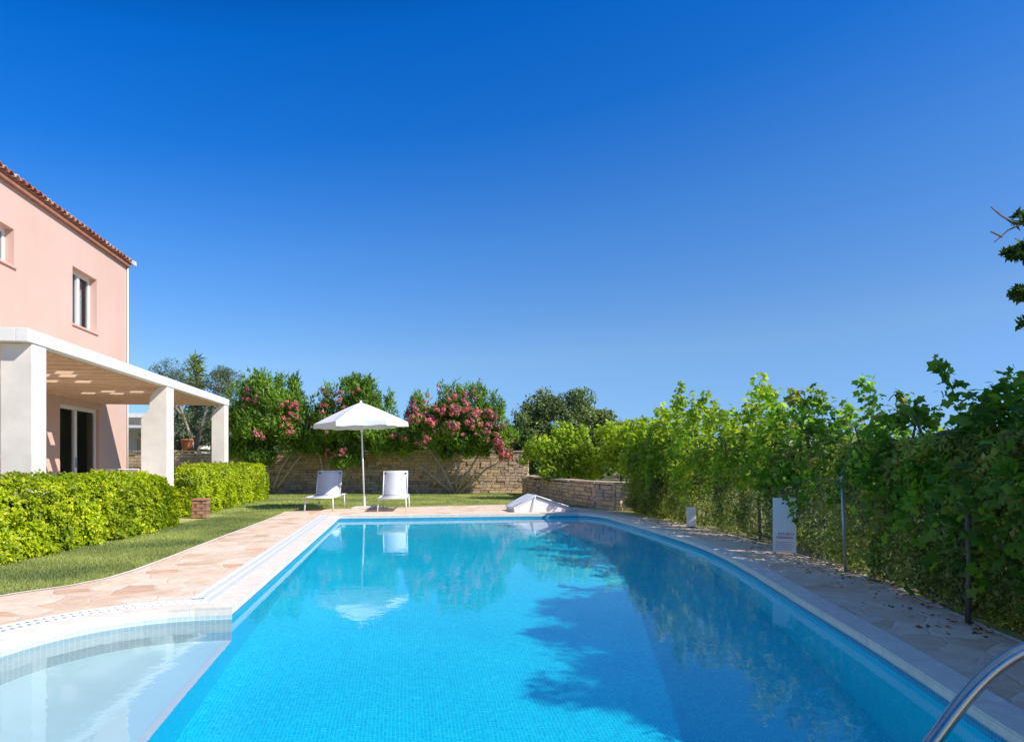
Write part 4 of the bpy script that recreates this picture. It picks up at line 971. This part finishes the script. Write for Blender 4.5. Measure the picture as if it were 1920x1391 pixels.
for z_ in (.04, .5, .96): b.tube([rel(*fp_(t), z_) for t in np.linspace(0, TT, 14)], .0018, 4, cap=False)
b.build('wire_mesh', M['galv'], wf)
sb = empty('sign_board', ((1466-960)/1280*8.5, 8.42, 0), R(-28), 'pale rectangular notice board with faded red lettering leaning at the foot of the shrubs', 'sign')
b = MB(); b.box(-.135, .135, -.012, .012, .03, .70); pn = b.build('panel', M['white_paint'], sb, bevel=.003)
M['red'] = plain('faded_red', (.50, .13, .13), .7); M['grey'] = plain('faded_print', (.42, .40, .46), .7)
b = MB(); rr = random.Random(2)
for (x0, z0, h) in ((-.07, .245, .03), (-.09, .20, .03)):
    x = x0
    while x < .10:
        w_ = rr.uniform(.012, .02); b.box(x, x + .005, -.0165, -.0125, z0, z0 + h)
        if rr.random() < .7: b.box(x + .005, x + w_, -.0165, -.0125, z0 + h*.45, z0 + h*.6)
        if rr.random() < .6: b.box(x + w_, x + w_ + .005, -.0165, -.0125, z0, z0 + h)
        x += w_ + .014
b.build('lettering', M['red'], sb, fix=False)
b = MB()
for r_ in range(5):
    x = -.10
    while x < .09:
        w_ = rr.uniform(.012, .035); b.box(x, min(x+w_, .105), -.0160, -.0125, .155 - r_*.022, .163 - r_*.022); x += w_ + .008
b.build('small_print', M['grey'], sb, fix=False)
b = MB(); b.box(-.13, -.10, .013, .04, 0, .6); b.box(.10, .13, .013, .04, 0, .6); b.build('stake', M['galv'], sb)
wb = empty('utility_box', ((1296-960)/1280*11.9, 11.9, 0), R(-8), 'small white upright box at the edge of the paving beneath the vines', 'box')
b = MB(); b.box(-.075, .075, -.05, .05, .02, .33); b.build('body', M['white_plastic'], wb, bevel=.006); b = MB(); b.box(-.085, .085, -.06, .06, .331, .35); b.build('lid', M['white_plastic'], wb, bevel=.004)
b = MB(); b.box(-.06, .06, -.04, .04, -.03, .02); b.build('foot', M['black'], wb); b = MB(); b.box(-.05, .05, -.0535, -.0505, .08, .27); b.build('door', M['lounger_metal'], wb)

# ------------------------------------------------------------------ parasol
um = empty('parasol', (-3.62, 16.75, 0), 0, 'open white six sided parasol on a slim pole between the two loungers', 'parasol')
um.rotation_euler = (0, R(-2.0), 0)
b = MB(); b.box(-.26, .26, -.26, .26, 0.002, .05); b.tube([(0,0,.05),(0,0,.30)], .032, 12); b.build('base', M['white_plaster'], um, bevel=.004)
b = MB(); b.tube([(0,0,.05),(0,0,2.58)], .021, 12); b.build('pole', M['white_paint'], um, smooth=True)
ang = [R(12 + 60*k) for k in range(6)]; RR, ZR, ZT = 1.13, 2.09, 2.60
b = MB(); vs = []; nseg = 6; nrd = 6
for i in range(6):
    a0, a1 = ang[i], ang[(i+1) % 6]
    A = Vector((math.cos(a0)*RR, math.sin(a0)*RR, 0)); B_ = Vector((math.cos(a1)*RR, math.sin(a1)*RR, 0))
    vs = []
    for r_ in range(nrd + 1):
        f = r_ / nrd
        for s_ in range(nseg + 1):
            g_ = s_ / nseg; p = A.lerp(B_, g_) * f
            z = ZT + (ZR - ZT) * (f ** 1.12) - 0.045 * math.sin(math.pi * g_) * f * f * 0 - 0.03 * math.sin(math.pi * g_) * math.sin(math.pi * f)
            sag = 1 - 0.05 * math.sin(math.pi * g_) * f
            vs.append((p.x * sag, p.y * sag, z))
    w1 = nseg + 1
    b.add(vs, [(r_*w1+s_, r_*w1+s_+1, (r_+1)*w1+s_+1, (r_+1)*w1+s_) for r_ in range(nrd) for s_ in range(nseg)])
cano = b.build('canopy', M['fabric_white'], um, fix=False)
b = MB()
for i in range(6):
    a0, a1 = ang[i], ang[(i+1) % 6]
    A = Vector((math.cos(a0)*RR, math.sin(a0)*RR, 0)); B_ = Vector((math.cos(a1)*RR, math.sin(a1)*RR, 0)); vs = []
    for s_ in range(9):
        g_ = s_ / 8; sag = 1 - 0.05 * math.sin(math.pi * g_); p = A.lerp(B_, g_) * sag
        zl = ZR - .11 - .012 * math.sin(math.pi * g_ * 4)
        vs += [(p.x, p.y, ZR), (p.x*1.01, p.y*1.01, zl)]
    b.add(vs, [(2*k, 2*k+2, 2*k+3, 2*k+1) for k in range(8)])
b.build('valance', M['fabric_white'], cano, fix=False)
for i in range(6):
    b = MB(); a0 = ang[i]; e = (math.cos(a0)*RR*.985, math.sin(a0)*RR*.985, ZR-.015)
    b.tube([(0,0,ZT-.04), e], .008, 6); b.tube([(0,0,1.95), (e[0]*.5, e[1]*.5, (ZT+ZR)/2-.03)], .006, 6); b.build('rib', M['white_paint'], um)
b = MB(); b.lathe((0,0,0), [(0.0, ZT+.05), (.03, ZT+.035), (.035, ZT-.01)], 10); b.build('finial', M['white_plastic'], um)
b = MB(); b.lathe((0,0,1.9), [(.035, -.03), (.035, .07), (.022, .08)], 10); b.build('runner', M['white_plastic'], um)

# ------------------------------------------------------------------ loungers (foot end towards -y)
def lounger(loc, rz, label, back=63):
    root = empty('sun_lounger', loc, rz, label, 'sun lounger', 'white sun loungers by the parasol')
    W2, L, H, HB = .31, 1.9, .31, 1.12
    b = MB()
    for s in (-1, 1): b.tube([(s*W2, 0, H), (s*W2, L, H)], .016, 8)
    b.tube([(-W2, 0, H), (W2, 0, H)], .016, 8); b.tube([(-W2, L, H), (W2, L, H)], .016, 8); b.tube([(-W2, HB, H-.03), (W2, HB, H-.03)], .013, 8)
    b.build('frame', M['lounger_metal'], root, smooth=True)
    for s in (-1, 1):
        for y in (.10, 1.62):
            b = MB(); b.tube([(s*W2, y, H), (s*(W2+.015), y - .04, 0.0)], .016, 8); b.build('leg', M['lounger_metal'], root, smooth=True)
    b = MB(); n = 10; vs = []
    for k in range(n+1):
        y = .01 + (HB-.01) * k / n; z = H + .012 - .022 * math.sin(math.pi * k / n)
        vs += [(-W2+.01, y, z), (W2-.01, y, z)]
    b.add(vs, [(2*k, 2*k+1, 2*k+3, 2*k+2) for k in range(n)]); st = b.build('seat', M['lounger_fabric'], root, smooth=True, fix=False); sm = st.modifiers.new('thickness', 'SOLIDIFY'); sm.thickness = .006
    a = R(back); LB = .67; ty, tz = HB + LB*math.cos(a), H + LB*math.sin(a)
    b = MB()
    for s in (-1, 1): b.tube([(s*(W2-.02), HB, H), (s*(W2-.02), ty, tz)], .014, 8)
    b.tube([(-W2+.02, ty, tz), (W2-.02, ty, tz)], .014, 8); b.tube([(-W2+.05, HB+.25, .1), (-W2+.03, HB+LB*.5*math.cos(a), H+LB*.5*math.sin(a))], .008, 6); b.tube([(W2-.05, HB+.25, H), (W2-.03, HB+LB*.5*math.cos(a), H+LB*.5*math.sin(a))], .008, 6)
    b.build('back_frame', M['lounger_metal'], root, smooth=True)
    b = MB(); vs = []
    for k in range(n+1):
        f = k / n; sg = .02 * math.sin(math.pi * f); y = HB + LB*f*math.cos(a) + sg*math.sin(a); z = H + LB*f*math.sin(a) - sg*math.cos(a)
        vs += [(-W2+.02, y - .012, z), (W2-.02, y - .012, z)]
    b.add(vs, [(2*k, 2*k+1, 2*k+3, 2*k+2) for k in range(n)]); bk = b.build('backrest', M['lounger_fabric'], root, smooth=True, fix=False); sm = bk.modifiers.new('thickness', 'SOLIDIFY'); sm.thickness = .006
    for s in (-1, 1):
        b = MB(); y, z = HB + LB*.93*math.cos(a), H + LB*.93*math.sin(a); b.box(s*(W2-.06)-.018, s*(W2-.06)+.018, y-.035, y-.014, z-.015, z+.015); b.build('clip', M['black'], root)
    return root
lounger((-4.47, 15.75, 0), R(4), 'white sun lounger left of the parasol pole, nearer the hedge and the house')
lounger((-2.74, 15.55, 0), R(6), 'white sun lounger right of the parasol pole, facing the pool squarely')
# low folded sunbed by the far right corner
lo_ = empty('folded_sunbed', (0.55, 15.95, 0), R(14), 'low white sunbed folded into a ridge at the far right corner of the pool', 'sunbed')
b = MB(); b.add([(-.62,-.35,.06), (-.62,.35,.06), (-.10,.35,.34), (-.10,-.35,.34), (-.62,-.35,.11), (-.62,.35,.11), (-.10,.35,.39), (-.10,-.35,.39)], [(0,1,2,3),(4,7,6,5),(0,4,5,1),(3,2,6,7),(0,3,7,4),(1,5,6,2)]); b.build('panel', M['fabric_white'], lo_)
b = MB(); b.add([(-.095,-.35,.36), (-.095,.35,.36), (.80,.35,.02), (.80,-.35,.02), (-.095,-.35,.39), (-.095,.35,.39), (.80,.35,.09), (.80,-.35,.09)], [(0,1,2,3),(4,7,6,5),(0,4,5,1),(3,2,6,7),(0,3,7,4),(1,5,6,2)]); b.build('panel', M['fabric_white'], lo_)
b = MB(); b.prism([(-.60, .0), (-.60, .06), (-.10, .335), (-.09, .335), (.78, .03), (.78, 0)], 'y', -.33, .33); b.build('skirt', M['fabric_white'], lo_)
b = MB()
for s in (-1, 1): b.tube([(-.64, s*.36, .11), (-.10, s*.36, .375), (.82, s*.36, .07)], .014, 8); b.tube([(-.10, s*.36, .37), (-.2, s*.36, .0)], .012, 8); b.tube([(-.6, s*.36, .12), (-.6, s*.36, 0)], .012, 8); b.tube([(.80, s*.36, .08), (.80, s*.36, 0)], .012, 8)
b.build('frame', M['lounger_metal'], lo_, smooth=True)

# ------------------------------------------------------------------ garden chairs on the terrace
def chair(loc, rz, label):
    root = empty('garden_chair', loc, rz, label, 'chair', 'white chairs on the terrace')
    b = MB(); b.box(-.22, .22, -.22, .22, .42, .45); b.build('seat', M['white_plastic'], root, bevel=.01)
    b = MB(); b.tube([(-.2, .2, .45), (-.2, .26, .83), (.2, .26, .83), (.2, .2, .45)], .018, 8)
    for k in range(4): b.box(-.15 + k*.09, -.11 + k*.09, .215, .235, .47, .80)
    b.build('backrest', M['white_plastic'], root)
    for sx in (-1, 1):
        for sy in (-1, 1):
            b = MB(); b.tube([(sx*.19, sy*.19, .42), (sx*.21, sy*.22, 0)], .018, 8); b.build('leg', M['white_plastic'], root)
    return root
chair((*F(-6.3, 16.0), .15), R(190), 'left of two white garden chairs showing above the hedge in front of the glass door')
chair((*F(-5.95, 16.35), .15), R(190), 'right of two white garden chairs showing above the hedge in front of the glass door')

# ------------------------------------------------------------------ handrail
hr = empty('handrail', (2.44, 2.3, 0), 0, 'polished steel grab rail curving out of the pool at the lower right', 'handrail')
b = MB(); pts = [(.80, -.75), (.98, -.42), (1.2, -.09), (1.42, .21), (1.51, .335), (1.58, .415), (1.65, .475), (1.725, .518), (1.82, .545), (1.95, .553), (2.12, .53), (2.27, .46), (2.36, .34), (2.42, .18), (2.44, 0.0)]
pts = chaikin(pts, 2); b.tube([(p[0]-2.44, 0, p[1]) for p in pts], .0255, 20); b.build('rail', M['steel'], hr, smooth=True, fix=False)
b = MB(); b.lathe((0,0,0), [(.055, .001), (.055, .010), (.04, .022), (.028, .026)], 20); b.build('flange', M['steel'], hr, smooth=True)

# ------------------------------------------------------------------ grass blades
def in_poly(x, y, poly):
    n = len(poly); r_ = np.zeros(len(x), bool); j = n - 1
    for i in range(n):
        xi, yi = poly[i]; xj, yj = poly[j]
        c = ((yi > y) != (yj > y)) & (x < (xj - xi) * (y - yi) / (yj - yi + 1e-12) + xi); r_ ^= c; j = i
    return r_
rg = np.random.default_rng(77)
def blades(name, x0, x1, y0, y1, n, h, label, lim=None):
    X = rg.uniform(x0, x1, n); Y = rg.uniform(y0, y1, n)
    ok = in_poly(X, Y, lawn_poly) & ~in_poly(X, Y, deck_out)
    if lim is not None: ok &= lim(X, Y)
    X, Y = X[ok], Y[ok]; P = np.stack([X, Y, np.full(len(X), -.018)], 1)
    D = unit(rg.normal(size=(len(X), 3)) * .45 + np.array([0, 0, 1.0])); NN = unit(np.cross(D, rg.normal(size=(len(X), 3))))
    return leaves(name, M['grass_blade'], P, NN, h, 0.22, BLADE, axis=D, axis_w=.98, seed=3)
gb = blades('grass', -6.2, -3.9, 4.5, 15.6, 190000, .038, '', lambda x, y: x > -6.0 - .11 * (y - 6)); tag(gb, 'short mown grass blades between the hedge and the paving', 'grass', kind='stuff')
gb2 = blades('grass', -8.5, 2.8, 15.0, 25.0, 120000, .045, '', lambda x, y: (x < 0.6 + (25 - y) * .17)); tag(gb2, 'short sunlit lawn grass in front of the stone wall', 'grass', kind='stuff')
# fallen leaves and litter under the vines
n = 900; t = rg.uniform(0, FT, n); x, y, nx, ny = fpos(t); h = .15 + rg.exponential(.22, n)
X = x + nx * h; Y = y + ny * h; ok = in_poly(X, Y, deck_out) & ~in_poly(X, Y, [tuple(p) for p in grate_out])
P = np.stack([X[ok], Y[ok], np.full(ok.sum(), .012)], 1)
M['dead'] = leafmat('dead_leaf', [(.22, .10, .04), (.32, .17, .07), (.40, .14, .05)], .1, .8)
dl = leaves('fallen_leaves', M['dead'], P, unit(rg.normal(size=P.shape) * .25 + np.array([0, 0, 1])), .045, .6, seed=8); tag(dl, 'scattered dry leaves on the paving under the vines', 'leaves', kind='stuff')
